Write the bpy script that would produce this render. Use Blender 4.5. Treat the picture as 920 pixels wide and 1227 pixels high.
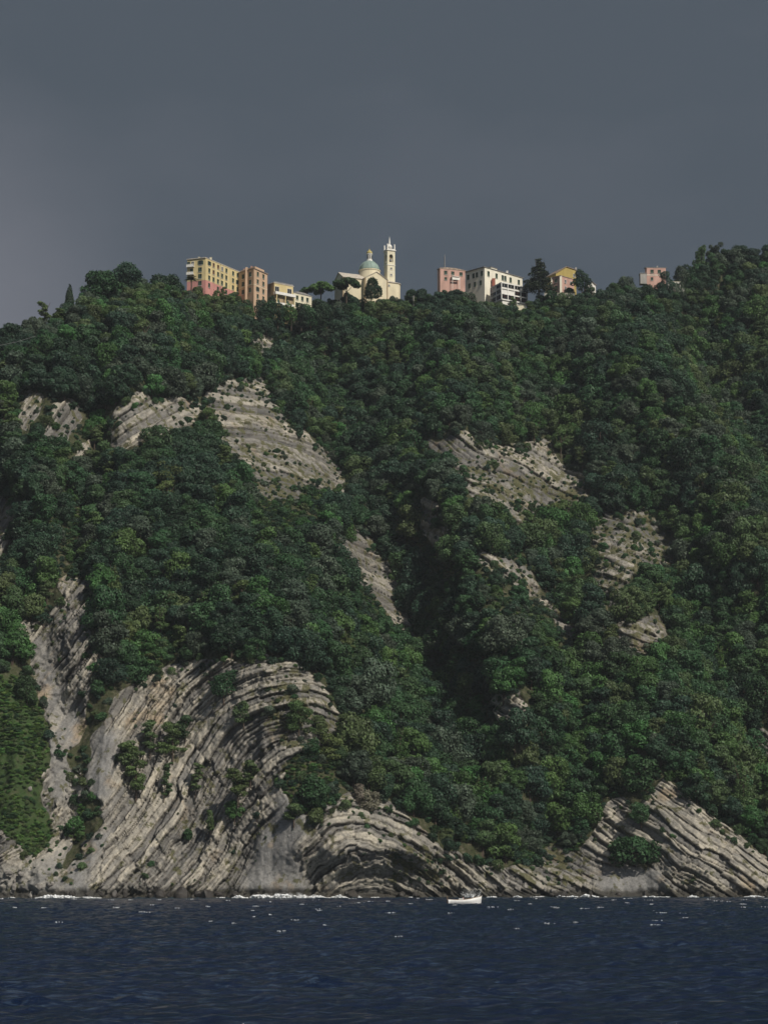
import bpy, bmesh, math, random
import numpy as np
from mathutils import Vector, Matrix

# ------------------------------------------------------------------ scene, camera, sky, sun
for o in list(bpy.data.objects):
    bpy.data.objects.remove(o)
S = bpy.context.scene
COL = S.collection
R = math.radians
W0, H0, F = 920.0, 1227.0, 2703.0          # the photograph's frame and the focal length in its pixels
CAMZ, PITCH = 6.0, math.atan((1048 - H0 / 2) / F)

cam_d = bpy.data.cameras.new('camera')
cam = bpy.data.objects.new('camera', cam_d)
COL.objects.link(cam)
cam.location = (0, 0, CAMZ)
cam.rotation_euler = (R(90) + PITCH, 0, 0)
cam_d.sensor_fit = 'HORIZONTAL'
cam_d.sensor_width = 36
cam_d.lens = 36 * F / W0
cam_d.clip_start = 1
cam_d.clip_end = 30000
S.camera = cam

S.view_settings.view_transform = 'Standard'
S.view_settings.look = 'None'
S.view_settings.exposure = 0
S.view_settings.gamma = 1

SUN_AZ, SUN_EL = R(37), R(41)               # azimuth to the right of straight behind the camera
sdir = Vector((math.sin(SUN_AZ) * math.cos(SUN_EL), -math.cos(SUN_AZ) * math.cos(SUN_EL), math.sin(SUN_EL)))
sun_d = bpy.data.lights.new('sun', 'SUN')
sun = bpy.data.objects.new('sun', sun_d)
COL.objects.link(sun)
sun.location = sdir * 500
sun.rotation_euler = sdir.to_track_quat('Z', 'Y').to_euler()
sun_d.energy = 3.6
sun_d.angle = R(0.6)
sun_d.color = (1.0, 0.93, 0.82)

world = bpy.data.worlds.new('World')
S.world = world
world.use_nodes = True
wn, wl = world.node_tree.nodes, world.node_tree.links
wn.clear()
def N(t, nodes, **kw):
    n = nodes.new(t)
    for k, v in kw.items():
        setattr(n, k, v)
    return n
wo = N('ShaderNodeOutputWorld', wn)
sky = N('ShaderNodeTexSky', wn, sky_type='NISHITA', sun_disc=False, sun_elevation=SUN_EL, sun_rotation=math.pi - SUN_AZ)
bg1 = N('ShaderNodeBackground', wn); bg1.inputs['Strength'].default_value = 0.08
wl.new(sky.outputs[0], bg1.inputs['Color'])
tc = N('ShaderNodeTexCoord', wn)
mp = N('ShaderNodeMapping', wn); mp.inputs['Scale'].default_value = (4.0, 4.0, 9.0); mp.inputs['Rotation'].default_value = (0, R(20), 0); mp.inputs['Location'].default_value = (0.3, 0, 0.2)
wl.new(tc.outputs['Generated'], mp.inputs['Vector'])
nz = N('ShaderNodeTexNoise', wn); nz.inputs['Scale'].default_value = 1.6; nz.inputs['Detail'].default_value = 4.0; nz.inputs['Roughness'].default_value = 0.45
wl.new(mp.outputs[0], nz.inputs['Vector'])
# the storm cloud thins towards the low sky on the left
dotn = N('ShaderNodeVectorMath', wn, operation='DOT_PRODUCT')
Ld = Vector((-0.29, 1.0, 0.20)).normalized()
wl.new(tc.outputs['Generated'], dotn.inputs[0]); dotn.inputs[1].default_value = Ld
mr = N('ShaderNodeMapRange', wn, interpolation_type='SMOOTHSTEP')
mr.inputs['From Min'].default_value = 0.979; mr.inputs['From Max'].default_value = 1.0
mr.inputs['To Min'].default_value = 0.0; mr.inputs['To Max'].default_value = 0.85
wl.new(dotn.outputs['Value'], mr.inputs['Value'])
mr2 = N('ShaderNodeMapRange', wn); mr2.inputs['From Min'].default_value = 0.35; mr2.inputs['From Max'].default_value = 0.65
mr2.inputs['To Min'].default_value = -0.10; mr2.inputs['To Max'].default_value = 0.09
wl.new(nz.outputs['Fac'], mr2.inputs['Value'])
ad = N('ShaderNodeMath', wn, operation='ADD', use_clamp=True)
wl.new(mr.outputs[0], ad.inputs[0]); wl.new(mr2.outputs[0], ad.inputs[1])
cr = N('ShaderNodeValToRGB', wn)
cr.color_ramp.elements[0].color = (0.077, 0.095, 0.118, 1)
cr.color_ramp.elements[1].color = (0.20, 0.205, 0.237, 1)
wl.new(ad.outputs[0], cr.inputs[0])
bg2 = N('ShaderNodeBackground', wn); bg2.inputs['Strength'].default_value = 1.0
wl.new(cr.outputs[0], bg2.inputs['Color'])
mxw = N('ShaderNodeMixShader', wn); # the storm bank stands over the hill; the cloud opens towards the sun, which shines in from behind the camera
open_ = N('ShaderNodeVectorMath', wn, operation='DOT_PRODUCT'); wl.new(tc.outputs['Generated'], open_.inputs[0]); open_.inputs[1].default_value = sdir
cov = N('ShaderNodeMapRange', wn, interpolation_type='SMOOTHSTEP'); cov.inputs['From Min'].default_value = -0.35; cov.inputs['From Max'].default_value = 1.0
cov.inputs['To Min'].default_value = 0.985; cov.inputs['To Max'].default_value = 0.55
wl.new(open_.outputs['Value'], cov.inputs['Value']); wl.new(cov.outputs[0], mxw.inputs[0])
wl.new(bg1.outputs[0], mxw.inputs[1]); wl.new(bg2.outputs[0], mxw.inputs[2])
wl.new(mxw.outputs[0], wo.inputs['Surface'])

S.cycles.max_bounces = 5
S.cycles.diffuse_bounces = 2
S.cycles.glossy_bounces = 2
S.cycles.transmission_bounces = 2
S.cycles.volume_bounces = 0
S.cycles.use_adaptive_sampling = True
S.cycles.adaptive_threshold = 0.015

rng = np.random.default_rng(7)
random.seed(7)

# ------------------------------------------------------------------ numeric helpers
cp, sp = math.cos(PITCH), math.sin(PITCH)
def project(x, y, z):
    dz = z - CAMZ
    fwd = y * cp + dz * sp
    up = -y * sp + dz * cp
    return W0 / 2 + F * x / fwd, H0 / 2 - F * up / fwd
def ray(px, py):
    a = (px - W0 / 2) / F
    b = -(py - H0 / 2) / F
    return np.array([a, cp - b * sp, sp + b * cp])
def at_y(px, py, y):
    d = ray(px, py)
    k = y / d[1]
    return Vector((d[0] * k, y, CAMZ + d[2] * k))
def at_z(px, py, z):
    d = ray(px, py)
    k = (z - CAMZ) / d[2]
    return Vector((d[0] * k, d[1] * k, z))

def h2(ix, iy, seed=0):
    a = (np.asarray(ix).astype(np.int64) & 0xFFFFFFFF).astype(np.uint32)
    b = (np.asarray(iy).astype(np.int64) & 0xFFFFFFFF).astype(np.uint32)
    with np.errstate(over='ignore'):
        h = a * np.uint32(374761393) + b * np.uint32(668265263) + np.uint32((seed * 974711 + 12345) & 0xFFFFFFFF)
        h = (h ^ (h >> np.uint32(13))) * np.uint32(1274126177)
        h = h ^ (h >> np.uint32(16))
        h = h * np.uint32(2246822519)
        h = h ^ (h >> np.uint32(15))
    return h.astype(np.float64) / 4294967295.0
def vnoise(x, y, seed=0):
    ix, iy = np.floor(x), np.floor(y)
    fx, fy = x - ix, y - iy
    fx = fx * fx * (3 - 2 * fx); fy = fy * fy * (3 - 2 * fy)
    a, b = h2(ix, iy, seed), h2(ix + 1, iy, seed)
    c, d = h2(ix, iy + 1, seed), h2(ix + 1, iy + 1, seed)
    return (a + (b - a) * fx) * (1 - fy) + (c + (d - c) * fx) * fy
def fbm(x, y, seed=0, octv=4, gain=0.5):
    v, a, t = 0, 1, 0
    for k in range(octv):
        v = v + a * (vnoise(x, y, seed + k * 17) - 0.5)
        t += a; a *= gain; x = x * 2.03 + 3.7; y = y * 2.03 + 1.3
    return v / t * 2
def sstep(a, b, x):
    t = np.clip((x - a) / (b - a), 0, 1)
    return t * t * (3 - 2 * t)
def seg_dist(px, py, pts):
    d = np.full(px.shape, 1e9)
    for (x0, y0), (x1, y1) in zip(pts[:-1], pts[1:]):
        vx, vy = x1 - x0, y1 - y0
        t = np.clip(((px - x0) * vx + (py - y0) * vy) / (vx * vx + vy * vy), 0, 1)
        d = np.minimum(d, np.hypot(px - x0 - t * vx, py - y0 - t * vy))
    return d
def inside(px, py, poly):
    c = np.zeros(px.shape, bool)
    n = len(poly)
    for i in range(n):
        x0, y0 = poly[i]; x1, y1 = poly[(i + 1) % n]
        if y0 == y1: continue
        m = ((y0 > py) != (y1 > py)) & (px < (x1 - x0) * (py - y0) / (y1 - y0) + x0)
        c ^= m
    return c
def grid_sample(g, u, v):
    u = np.clip(u, 0, g.shape[1] - 1.001); v = np.clip(v, 0, g.shape[0] - 1.001)
    i, j = u.astype(int), v.astype(int)
    fu, fv = u - i, v - j
    return (g[j, i] * (1 - fu) + g[j, i + 1] * fu) * (1 - fv) + (g[j + 1, i] * (1 - fu) + g[j + 1, i + 1] * fu) * fv
def box_blur(a, r):
    k = 2 * r + 1
    for ax in (0, 1):
        p = np.pad(a, [(r + 1, r) if i == ax else (0, 0) for i in (0, 1)], mode='edge')
        c = np.cumsum(p, axis=ax)
        a = (np.take(c, range(k, c.shape[ax]), axis=ax) - np.take(c, range(0, c.shape[ax] - k), axis=ax)) / k
    return a

# ------------------------------------------------------------------ scene-graph helpers
def tag(o, label=None, cat=None, group=None, kind=None):
    if label: o['label'] = label
    if cat: o['category'] = cat
    if group: o['group'] = group
    if kind: o['kind'] = kind
    return o
def empty(name, loc, rz=0.0, scale=1.0):
    o = bpy.data.objects.new(name, None)
    o.empty_display_size = 0.5
    COL.objects.link(o)
    o.location = loc; o.rotation_euler = (0, 0, rz)
    o.scale = (scale,) * 3
    return o
def mesh_np(name, verts, faces, mats=(), smooth=False, mat_idx=None):
    me = bpy.data.meshes.new(name)
    me.from_pydata(verts, [], faces)
    for m in mats: me.materials.append(m)
    if mat_idx is not None:
        me.polygons.foreach_set('material_index', np.asarray(mat_idx, dtype=np.int32))
    if smooth:
        me.polygons.foreach_set('use_smooth', np.ones(len(me.polygons), bool))
    me.update()
    return me
def quads_mesh(name, V, Q, mats=(), smooth=False, attrs=None, fattrs=None, mat_idx=None):
    V = np.ascontiguousarray(V, dtype=np.float32); Q = np.ascontiguousarray(Q, dtype=np.int32)
    me = bpy.data.meshes.new(name)
    me.vertices.add(len(V)); me.vertices.foreach_set('co', V.ravel())
    k = Q.shape[1]
    me.loops.add(Q.size); me.loops.foreach_set('vertex_index', Q.ravel())
    me.polygons.add(len(Q)); me.polygons.foreach_set('loop_start', np.arange(0, Q.size, k, dtype=np.int32))
    if smooth: me.polygons.foreach_set('use_smooth', np.ones(len(Q), bool))
    for m in mats: me.materials.append(m)
    if mat_idx is not None: me.polygons.foreach_set('material_index', np.asarray(mat_idx, np.int32))
    for n, a in (attrs or {}).items():
        at = me.attributes.new(n, 'FLOAT', 'POINT'); at.data.foreach_set('value', np.ascontiguousarray(a, np.float32).ravel())
    for n, a in (fattrs or {}).items():
        at = me.attributes.new(n, 'FLOAT', 'FACE'); at.data.foreach_set('value', np.ascontiguousarray(a, np.float32).ravel())
    me.update(calc_edges=True)
    return me
def link(name, me, parent=None, loc=None):
    o = bpy.data.objects.new(name, me)
    COL.objects.link(o)
    if parent: o.parent = parent
    if loc is not None: o.location = loc
    return o

class MB:
    """collects solids into one mesh"""
    def __init__(s): s.v, s.f, s.m = [], [], []
    def add(s, vs, fs, mi=0):
        b = len(s.v); s.v += [tuple(v) for v in vs]
        s.f += [tuple(b + i for i in f) for f in fs]; s.m += [mi] * len(fs)
        return s
    def box(s, c, d, mi=0, mat=None):
        x, y, z = d[0] / 2, d[1] / 2, d[2] / 2
        vs = [Vector((sx * x, sy * y, sz * z)) + (Vector(c) if mat is None else Vector((0, 0, 0))) for sz in (-1, 1) for sy in (-1, 1) for sx in (-1, 1)]
        if mat is not None: vs = [mat @ (Vector(c) + v) for v in vs]
        return s.add(vs, [(0, 2, 3, 1), (4, 5, 7, 6), (0, 1, 5, 4), (2, 6, 7, 3), (0, 4, 6, 2), (1, 3, 7, 5)], mi)
    def prism(s, poly, z0, z1, mi=0, top=None):
        n = len(poly)
        top = top or poly
        vs = [(p[0], p[1], z0) for p in poly] + [(p[0], p[1], z1) for p in top]
        fs = [(i, (i + 1) % n, n + (i + 1) % n, n + i) for i in range(n)]
        fs += [tuple(range(n - 1, -1, -1)), tuple(range(n, 2 * n))]
        return s.add(vs, fs, mi)
    def lathe(s, prof, n=16, c=(0, 0, 0), mi=0, ph=0.0):
        vs, fs = [], []
        for r, z in prof:
            for k in range(n):
                a = 2 * math.pi * k / n + ph
                vs.append((c[0] + r * math.cos(a), c[1] + r * math.sin(a), c[2] + z))
        for i in range(len(prof) - 1):
            for k in range(n):
                fs.append((i * n + k, i * n + (k + 1) % n, (i + 1) * n + (k + 1) % n, (i + 1) * n + k))
        fs += [tuple(range(n - 1, -1, -1)), tuple(range((len(prof) - 1) * n, len(prof) * n))]
        return s.add(vs, fs, mi)
    def tube(s, pts, rad, n=6, mi=0):
        pts = [Vector(p) for p in pts]
        rings = []
        for i, p in enumerate(pts):
            d = (pts[min(i + 1, len(pts) - 1)] - pts[max(i - 1, 0)]).normalized()
            u = d.orthogonal().normalized() if abs(d.z) < .95 else Vector((1, 0, 0))
            u = (u - d * u.dot(d)).normalized()
            w = d.cross(u)
            r = rad[i] if hasattr(rad, '__len__') else rad
            rings.append([p + (u * math.cos(2 * math.pi * k / n) + w * math.sin(2 * math.pi * k / n)) * r for k in range(n)])
        vs = [v for rg in rings for v in rg]
        fs = [(i * n + k, i * n + (k + 1) % n, (i + 1) * n + (k + 1) % n, (i + 1) * n + k) for i in range(len(pts) - 1) for k in range(n)]
        fs += [tuple(range(n - 1, -1, -1)), tuple(range((len(pts) - 1) * n, len(pts) * n))]
        return s.add(vs, fs, mi)
    def mesh(s, name, mats, smooth=False):
        me = mesh_np(name, s.v, s.f, mats, smooth, s.m)
        bm = bmesh.new(); bm.from_mesh(me); bmesh.ops.recalc_face_normals(bm, faces=bm.faces); bm.to_mesh(me); bm.free()
        return me
    def build(s, name, mats, parent=None, smooth=False, loc=None):
        if not isinstance(mats, (list, tuple)): mats = [mats]
        return link(name, s.mesh(name, mats, smooth), parent, loc)

# ------------------------------------------------------------------ materials
def new_mat(name, rough=0.8, spec=0.3):
    m = bpy.data.materials.new(name); m.use_nodes = True
    b = m.node_tree.nodes['Principled BSDF']
    b.inputs['Roughness'].default_value = rough
    b.inputs['Specular IOR Level'].default_value = spec
    return m, m.node_tree.nodes, m.node_tree.links, b
def plaster(name, col, var=0.12, scale=0.5, rough=0.85, stain=True):
    m, n, l, b = new_mat(name, rough, 0.2)
    t = N('ShaderNodeTexCoord', n)
    mpn = N('ShaderNodeMapping', n); mpn.inputs['Scale'].default_value = (1, 1, 0.35)
    l.new(t.outputs['Object'], mpn.inputs['Vector'])
    z = N('ShaderNodeTexNoise', n); z.inputs['Scale'].default_value = scale; z.inputs['Detail'].default_value = 6
    l.new(mpn.outputs[0], z.inputs['Vector'])
    r = N('ShaderNodeValToRGB', n)
    r.color_ramp.elements[0].position = .3; r.color_ramp.elements[1].position = .7
    r.color_ramp.elements[0].color = tuple(c * (1 - var * 1.8) for c in col) + (1,)
    r.color_ramp.elements[1].color = tuple(min(1, c * (1 + var)) for c in col) + (1,)
    l.new(z.outputs['Fac'], r.inputs[0])
    l.new(r.outputs[0], b.inputs['Base Color'])
    return m
def foliage_mat(name, col, var=0.5):
    m, n, l, b = new_mat(name, 0.55, 0.25)
    oi = N('ShaderNodeObjectInfo', n)
    at = N('ShaderNodeAttribute', n, attribute_name='clump')
    hs = N('ShaderNodeHueSaturation', n)
    hs.inputs['Color'].default_value = tuple(col) + (1,)
    a = N('ShaderNodeMapRange', n); a.inputs['To Min'].default_value = 0.482; a.inputs['To Max'].default_value = 0.532
    l.new(oi.outputs['Random'], a.inputs['Value']); l.new(a.outputs[0], hs.inputs['Hue'])
    c = N('ShaderNodeMapRange', n); c.inputs['To Min'].default_value = 1 - var; c.inputs['To Max'].default_value = 1 + var
    l.new(at.outputs['Fac'], c.inputs['Value'])
    d = N('ShaderNodeMath', n, operation='MULTIPLY')
    e = N('ShaderNodeMapRange', n); e.inputs['To Min'].default_value = 0.8; e.inputs['To Max'].default_value = 1.25
    wn_ = N('ShaderNodeTexWhiteNoise', n, noise_dimensions='1D'); l.new(oi.outputs['Random'], wn_.inputs['W'])
    l.new(wn_.outputs['Value'], e.inputs['Value'])
    l.new(c.outputs[0], d.inputs[0]); l.new(e.outputs[0], d.inputs[1]); l.new(d.outputs[0], hs.inputs['Value'])
    l.new(hs.outputs[0], b.inputs['Base Color'])
    tr = N('ShaderNodeBsdfTranslucent', n); l.new(hs.outputs[0], tr.inputs['Color'])
    mx = N('ShaderNodeMixShader', n); mx.inputs[0].default_value = 0.14
    out = n['Material Output']
    l.new(b.outputs[0], mx.inputs[1]); l.new(tr.outputs[0], mx.inputs[2]); l.new(mx.outputs[0], out.inputs['Surface'])
    return m
TONES = {'dark': (0.028, 0.060, 0.033), 'mid': (0.041, 0.088, 0.035), 'bright': (0.062, 0.125, 0.037),
         'olive': (0.077, 0.115, 0.045), 'grey': (0.062, 0.088, 0.058), 'pine': (0.092, 0.133, 0.045), 'fresh': (0.10, 0.178, 0.045)}
FM = {k: foliage_mat('foliage_' + k, v) for k, v in TONES.items()}
FM['cypress'] = foliage_mat('foliage_cypress', (0.026, 0.044, 0.022))
FM['palm'] = foliage_mat('foliage_palm', (0.04, 0.065, 0.03))
FM['dry'] = foliage_mat('foliage_dry', (0.16, 0.145, 0.11))
BARK = plaster('bark', (0.085, 0.065, 0.05), 0.25, 2.0)

# ------------------------------------------------------------------ terrain: crest, slope, spurs and gullies
crest = [(-1200, 640, 640), (-600, 560, 700), (-200, 470, 720), (0, 418, 740), (50, 396, 750), (100, 364, 760), (150, 350, 775), (200, 352, 790), (235, 360, 818), (300, 366, 850), (350, 372, 862),
         (400, 370, 866), (440, 366, 868), (490, 366, 868), (540, 357, 868), (600, 372, 862), (640, 368, 865), (700, 358, 872), (750, 352, 882), (800, 350, 890),
         (830, 331, 895), (860, 318, 900), (920, 308, 905), (1100, 335, 915), (1500, 400, 930), (2200, 520, 900)]
cw = [at_y(*c) for c in crest]
cx = np.array([p.x for p in cw]); cy = np.array([p.y for p in cw]); cz = np.array([p.z for p in cw])
xs_f = np.arange(-160, 160.01, 0.28)
xs = np.concatenate([np.arange(-420, -160, 4.0), xs_f, np.arange(164, 421, 4.0)])
def crest_at(x):
    z = np.interp(x, cx, cz); y = np.interp(x, cx, cy)
    return z, y
ZC, YC = crest_at(xs)
YS = 588 + 0.16 * xs + 5 * np.sin(xs / 23.0) + 3 * np.sin(xs / 9.0 + 1) + 2.0 * fbm(xs / 6.0, xs * 0, 3)
k_low, k_high = 300, 350
zz_low = np.linspace(-4, 76, k_low, endpoint=False)
rows_t = np.linspace(0, 1, k_high)
Z = np.concatenate([np.repeat(zz_low[:, None], len(xs), 1), 76 + rows_t[:, None] * (ZC[None, :] - 76)], 0)
X = np.repeat(xs[None, :], Z.shape[0], 0)
T = np.clip(Z / ZC[None, :], -0.1, 1)
left = 1 - sstep(-25, 15, X)                      # the big cliff side
gl = np.interp(T, [-.1, 0, .05, .14, .26, .33, .5, 1.0], [-.05, 0, .03, .085, .15, .215, .41, 1.0])
gr = np.interp(T, [-.1, 0, .05, .13, .3, .6, 1.0], [-.06, 0, .035, .10, .255, .585, 1.0])
G = gl * left + gr * (1 - left)
Y = YS[None, :] + (YC - YS)[None, :] * G
PX, PY = project(X, Y, Z)
fade = sstep(0, 0.06, T) * (1 - sstep(0.9, 1.0, T))
feat = [  # (polyline, depth change, width in px): + gully, - ridge
    ([(345, 375), (395, 480), (428, 600), (490, 700), (525, 820), (585, 920), (650, 980)], 22, 50),
    ([(-10, 560), (20, 690), (45, 800), (85, 880), (70, 1000)], 10, 34),
    ([(850, 390), (870, 480), (930, 570)], 18, 42),
    ([(810, 640), (850, 780), (905, 880), (930, 960)], 18, 40),
    ([(690, 510), (672, 700), (680, 850), (690, 930)], 7, 32),
    ([(200, 345), (195, 470), (250, 640), (320, 780), (370, 920), (440, 990)], -22, 95),
    ([(700, 370), (762, 475), (850, 560), (890, 680)], -17, 44),
    ([(560, 420), (540, 520), (570, 690), (615, 820), (625, 950)], -22, 58),
    ([(745, 690), (765, 850), (792, 935), (820, 1045)], -7, 48),
    ([(60, 400), (40, 500), (50, 600)], -8, 45),
    ([(120, 420), (110, 560), (90, 680)], 9, 26),
    ([(60, 900), (20, 960), (10, 1040)], -5, 40),
]
DY = np.zeros_like(Y)
for pl, a, w in feat:
    DY += a * np.exp(-(seg_dist(PX, PY, pl) / w) ** 2)
calm = (1 - sstep(420, 560, PX)) * sstep(740, 830, PY)          # the great cliff is one broad face
calm = np.maximum(calm, sstep(680, 720, PX) * sstep(900, 950, PY))
DY += 10.0 * (1 - .92 * calm) * fbm(X / 46.0, Z / 46.0, 11, 3) + 2.4 * (1 - .5 * calm) * fbm(X / 13.0, Z / 13.0, 31, 2)
Y = Y + DY * fade
PX, PY = project(X, Y, Z)

# ------------------------------------------------------------------ where bare rock, scree and grass show (outlines read off the photograph)
rock_polys = [
    [(60, 1095), (85, 1035), (125, 985), (97, 930), (105, 890), (130, 850), (150, 830), (185, 805), (225, 788), (260, 795), (300, 785), (345, 790), (375, 805),
     (400, 840), (413, 870), (405, 885), (380, 895), (352, 905), (332, 935), (350, 962), (372, 985), (395, 965), (430, 950), (470, 955), (490, 985), (520, 1012),
     (560, 1032), (590, 1043), (640, 1035), (665, 1012), (690, 1022), (712, 1000), (728, 960), (745, 955), (765, 975), (770, 960), (795, 931), (830, 960), (870, 990),
     (900, 1015), (935, 1040), (1100, 1010), (1100, 1110), (60, 1110)],
    [(22, 745), (58, 742), (92, 690), (106, 715), (98, 740), (120, 790), (108, 830), (100, 880), (75, 905), (98, 955), (88, 1000), (60, 1100), (-300, 1110), (-300, 1000), (0, 990), (30, 1030), (62, 1005), (52, 940), (62, 880), (36, 800)],
    [(245, 470), (285, 450), (318, 462), (345, 505), (385, 530), (412, 580), (408, 602), (380, 585), (350, 592), (318, 605), (290, 560), (262, 520)],
    [(132, 542), (138, 498), (165, 470), (185, 482), (225, 474), (252, 488), (228, 512), (185, 528), (150, 542)],
    [(22, 508), (30, 470), (55, 462), (46, 500), (36, 515)], [(46, 532), (62, 490), (97, 472), (100, 500), (76, 534)], [(86, 552), (95, 530), (112, 522), (106, 545), (92, 558)],
    [(296, 410), (325, 402), (332, 428), (310, 437)],
    [(398, 640), (430, 638), (466, 680), (482, 710), (494, 770), (474, 762), (455, 722), (430, 692), (402, 662)],
    [(513, 530), (550, 518), (600, 533), (660, 530), (705, 582), (705, 606), (650, 612), (622, 638), (600, 604), (565, 592), (540, 562)],
    [(503, 600), (525, 603), (522, 640), (548, 632), (522, 664), (505, 644)], [(572, 660), (612, 662), (645, 700), (640, 716), (620, 702), (590, 682)],
    [(713, 618), (760, 610), (802, 640), (808, 682), (770, 682), (747, 702), (722, 745), (713, 680)],
    [(748, 745), (790, 738), (802, 770), (772, 792), (745, 770)], [(588, 842), (620, 828), (632, 862), (602, 877)],
    [(-40, 590), (12, 598), (12, 660), (-40, 690)], [(66, 690), (112, 688), (106, 722), (80, 724)], [(640, 705), (672, 730), (690, 770), (668, 752)],
    [(700, 398), (722, 394), (722, 404), (700, 406)], [(905, 880), (930, 876), (930, 905), (908, 900)],
]
grass_polys = [[(-300, 800), (0, 805), (36, 822), (60, 880), (50, 945), (62, 1005), (30, 1034), (0, 1000), (-300, 1010)], [(60, 965), (98, 955), (100, 975), (86, 1010), (55, 1030)]]
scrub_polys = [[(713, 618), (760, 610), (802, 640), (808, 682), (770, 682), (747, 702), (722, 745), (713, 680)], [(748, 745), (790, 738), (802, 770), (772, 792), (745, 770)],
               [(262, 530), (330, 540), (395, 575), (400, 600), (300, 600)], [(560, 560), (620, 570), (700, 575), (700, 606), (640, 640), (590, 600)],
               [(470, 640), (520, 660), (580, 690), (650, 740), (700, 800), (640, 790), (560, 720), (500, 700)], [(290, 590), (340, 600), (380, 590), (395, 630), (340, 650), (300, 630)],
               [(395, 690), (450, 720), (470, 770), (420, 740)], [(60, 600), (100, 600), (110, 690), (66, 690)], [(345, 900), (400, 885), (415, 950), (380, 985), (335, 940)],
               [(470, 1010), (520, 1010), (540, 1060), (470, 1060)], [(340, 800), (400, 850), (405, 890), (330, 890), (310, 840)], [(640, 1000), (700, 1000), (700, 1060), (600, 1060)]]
MX0, MY0, MS = -320, 280, 2.0
mgx, mgy = np.meshgrid(np.arange(MX0, 1240, MS), np.arange(MY0, 1120, MS))
calm_w = 15 * (1 - .75 * (sstep(690, 720, mgx) * sstep(890, 925, mgy)))
wx = mgx + calm_w * fbm(mgx / 24, mgy / 24, 71, 5, .65); wy = mgy + calm_w * fbm(mgx / 24, mgy / 24, 91, 5, .65)
def raster(polys):
    m = np.zeros(mgx.shape, bool)
    for p in polys: m |= inside(wx, wy, p)
    return m.astype(float)
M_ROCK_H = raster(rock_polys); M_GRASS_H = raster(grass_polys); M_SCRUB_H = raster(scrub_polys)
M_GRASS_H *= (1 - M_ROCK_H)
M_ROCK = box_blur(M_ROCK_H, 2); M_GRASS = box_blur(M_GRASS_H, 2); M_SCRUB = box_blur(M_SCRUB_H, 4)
def msample(g, px, py): return grid_sample(g, (px - MX0) / MS, (py - MY0) / MS)

# ------------------------------------------------------------------ folded strata: solve a layering field from traced bed dips
dips = [  # (px, py, dip of the bed in degrees, + rises to the right)
    (100, 1040, 48), (140, 1000, 47), (180, 980, 50), (200, 1020, 55), (250, 990, 68), (300, 1010, 74), (345, 1010, 66), (160, 900, 62), (150, 860, 45), (200, 850, 42), (240, 825, 32),
    (290, 830, 14), (270, 900, 58), (240, 940, 66), (300, 950, 62), (330, 805, 3), (365, 830, -12), (400, 865, -42), (345, 880, 8), (310, 905, 40), (350, 960, 60),
    (440, 1000, 0), (405, 1030, 52), (382, 1000, 50), (372, 1055, 64), (490, 1010, -28), (470, 1050, -18), (430, 1050, 22), (530, 1040, -36), (580, 1055, -40), (640, 1050, -16), (690, 1050, -8),
    (740, 1040, 8), (735, 985, -75), (755, 990, -70), (790, 955, -38), (820, 1000, -46), (860, 1020, -40), (830, 1050, -32), (900, 1045, -38), (792, 1040, -56),
    (290, 490, -6), (330, 520, -20), (380, 560, -42), (270, 530, -4), (180, 500, 26), (160, 520, 32), (75, 500, 60), (40, 490, 64), (100, 540, 60), (315, 420, -28), (430, 660, -40), (470, 720, -52),
    (535, 550, -58), (565, 580, -46), (600, 555, -10), (640, 560, -22), (600, 612, -60), (660, 595, -14), (640, 600, -40), (515, 630, -20), (600, 680, -30), (750, 650, -12), (775, 690, -16), (730, 690, -14), (770, 765, -10), (610, 850, -60),
    (50, 780, 46), (90, 700, 44), (60, 850, 54), (5, 630, 64), (20, 1040, 30)]
GX0, GY0, GS = -160, 340, 4.0
ggx, ggy = np.meshgrid(np.arange(GX0, 1080, GS), np.arange(GY0, 1120, GS))
num = np.zeros(ggx.shape + (2,)); den = np.zeros(ggx.shape)
for (a, b, dg) in dips:
    w = 1.0 / ((ggx - a) ** 2 + (ggy - b) ** 2 + 60.0) ** 1.7
    num[..., 0] += w * -math.sin(R(dg)); num[..., 1] += w * math.cos(R(dg)); den += w
nv = num / den[..., None]; nv /= np.linalg.norm(nv, axis=-1, keepdims=True)
def poisson(vx, vy):                                # least-squares potential of (vx, vy), Neumann sides
    h, w = vx.shape
    div = np.zeros((h, w))
    ex = 0.5 * (vx[:, 1:] + vx[:, :-1]); ey = 0.5 * (vy[1:] + vy[:-1])
    div[:, :-1] += ex; div[:, 1:] -= ex; div[:-1] += ey; div[1:] -= ey
    m = np.block([[div, div[:, ::-1]], [div[::-1], div[::-1, ::-1]]])
    fm = np.fft.fft2(m)
    ky = 2 * np.cos(np.pi * np.arange(2 * h) / h) - 2; kx = 2 * np.cos(np.pi * np.arange(2 * w) / w) - 2
    den_ = ky[:, None] + kx[None]; den_[0, 0] = 1
    fm = fm / den_; fm[0, 0] = 0
    return np.real(np.fft.ifft2(fm))[:h, :w] * GS
SF = poisson(nv[..., 0], -nv[..., 1])               # image rows run down
TF = poisson(nv[..., 1], nv[..., 0])
def gsample(g, px, py): return grid_sample(g, (px - GX0) / GS, (py - GY0) / GS)

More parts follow.
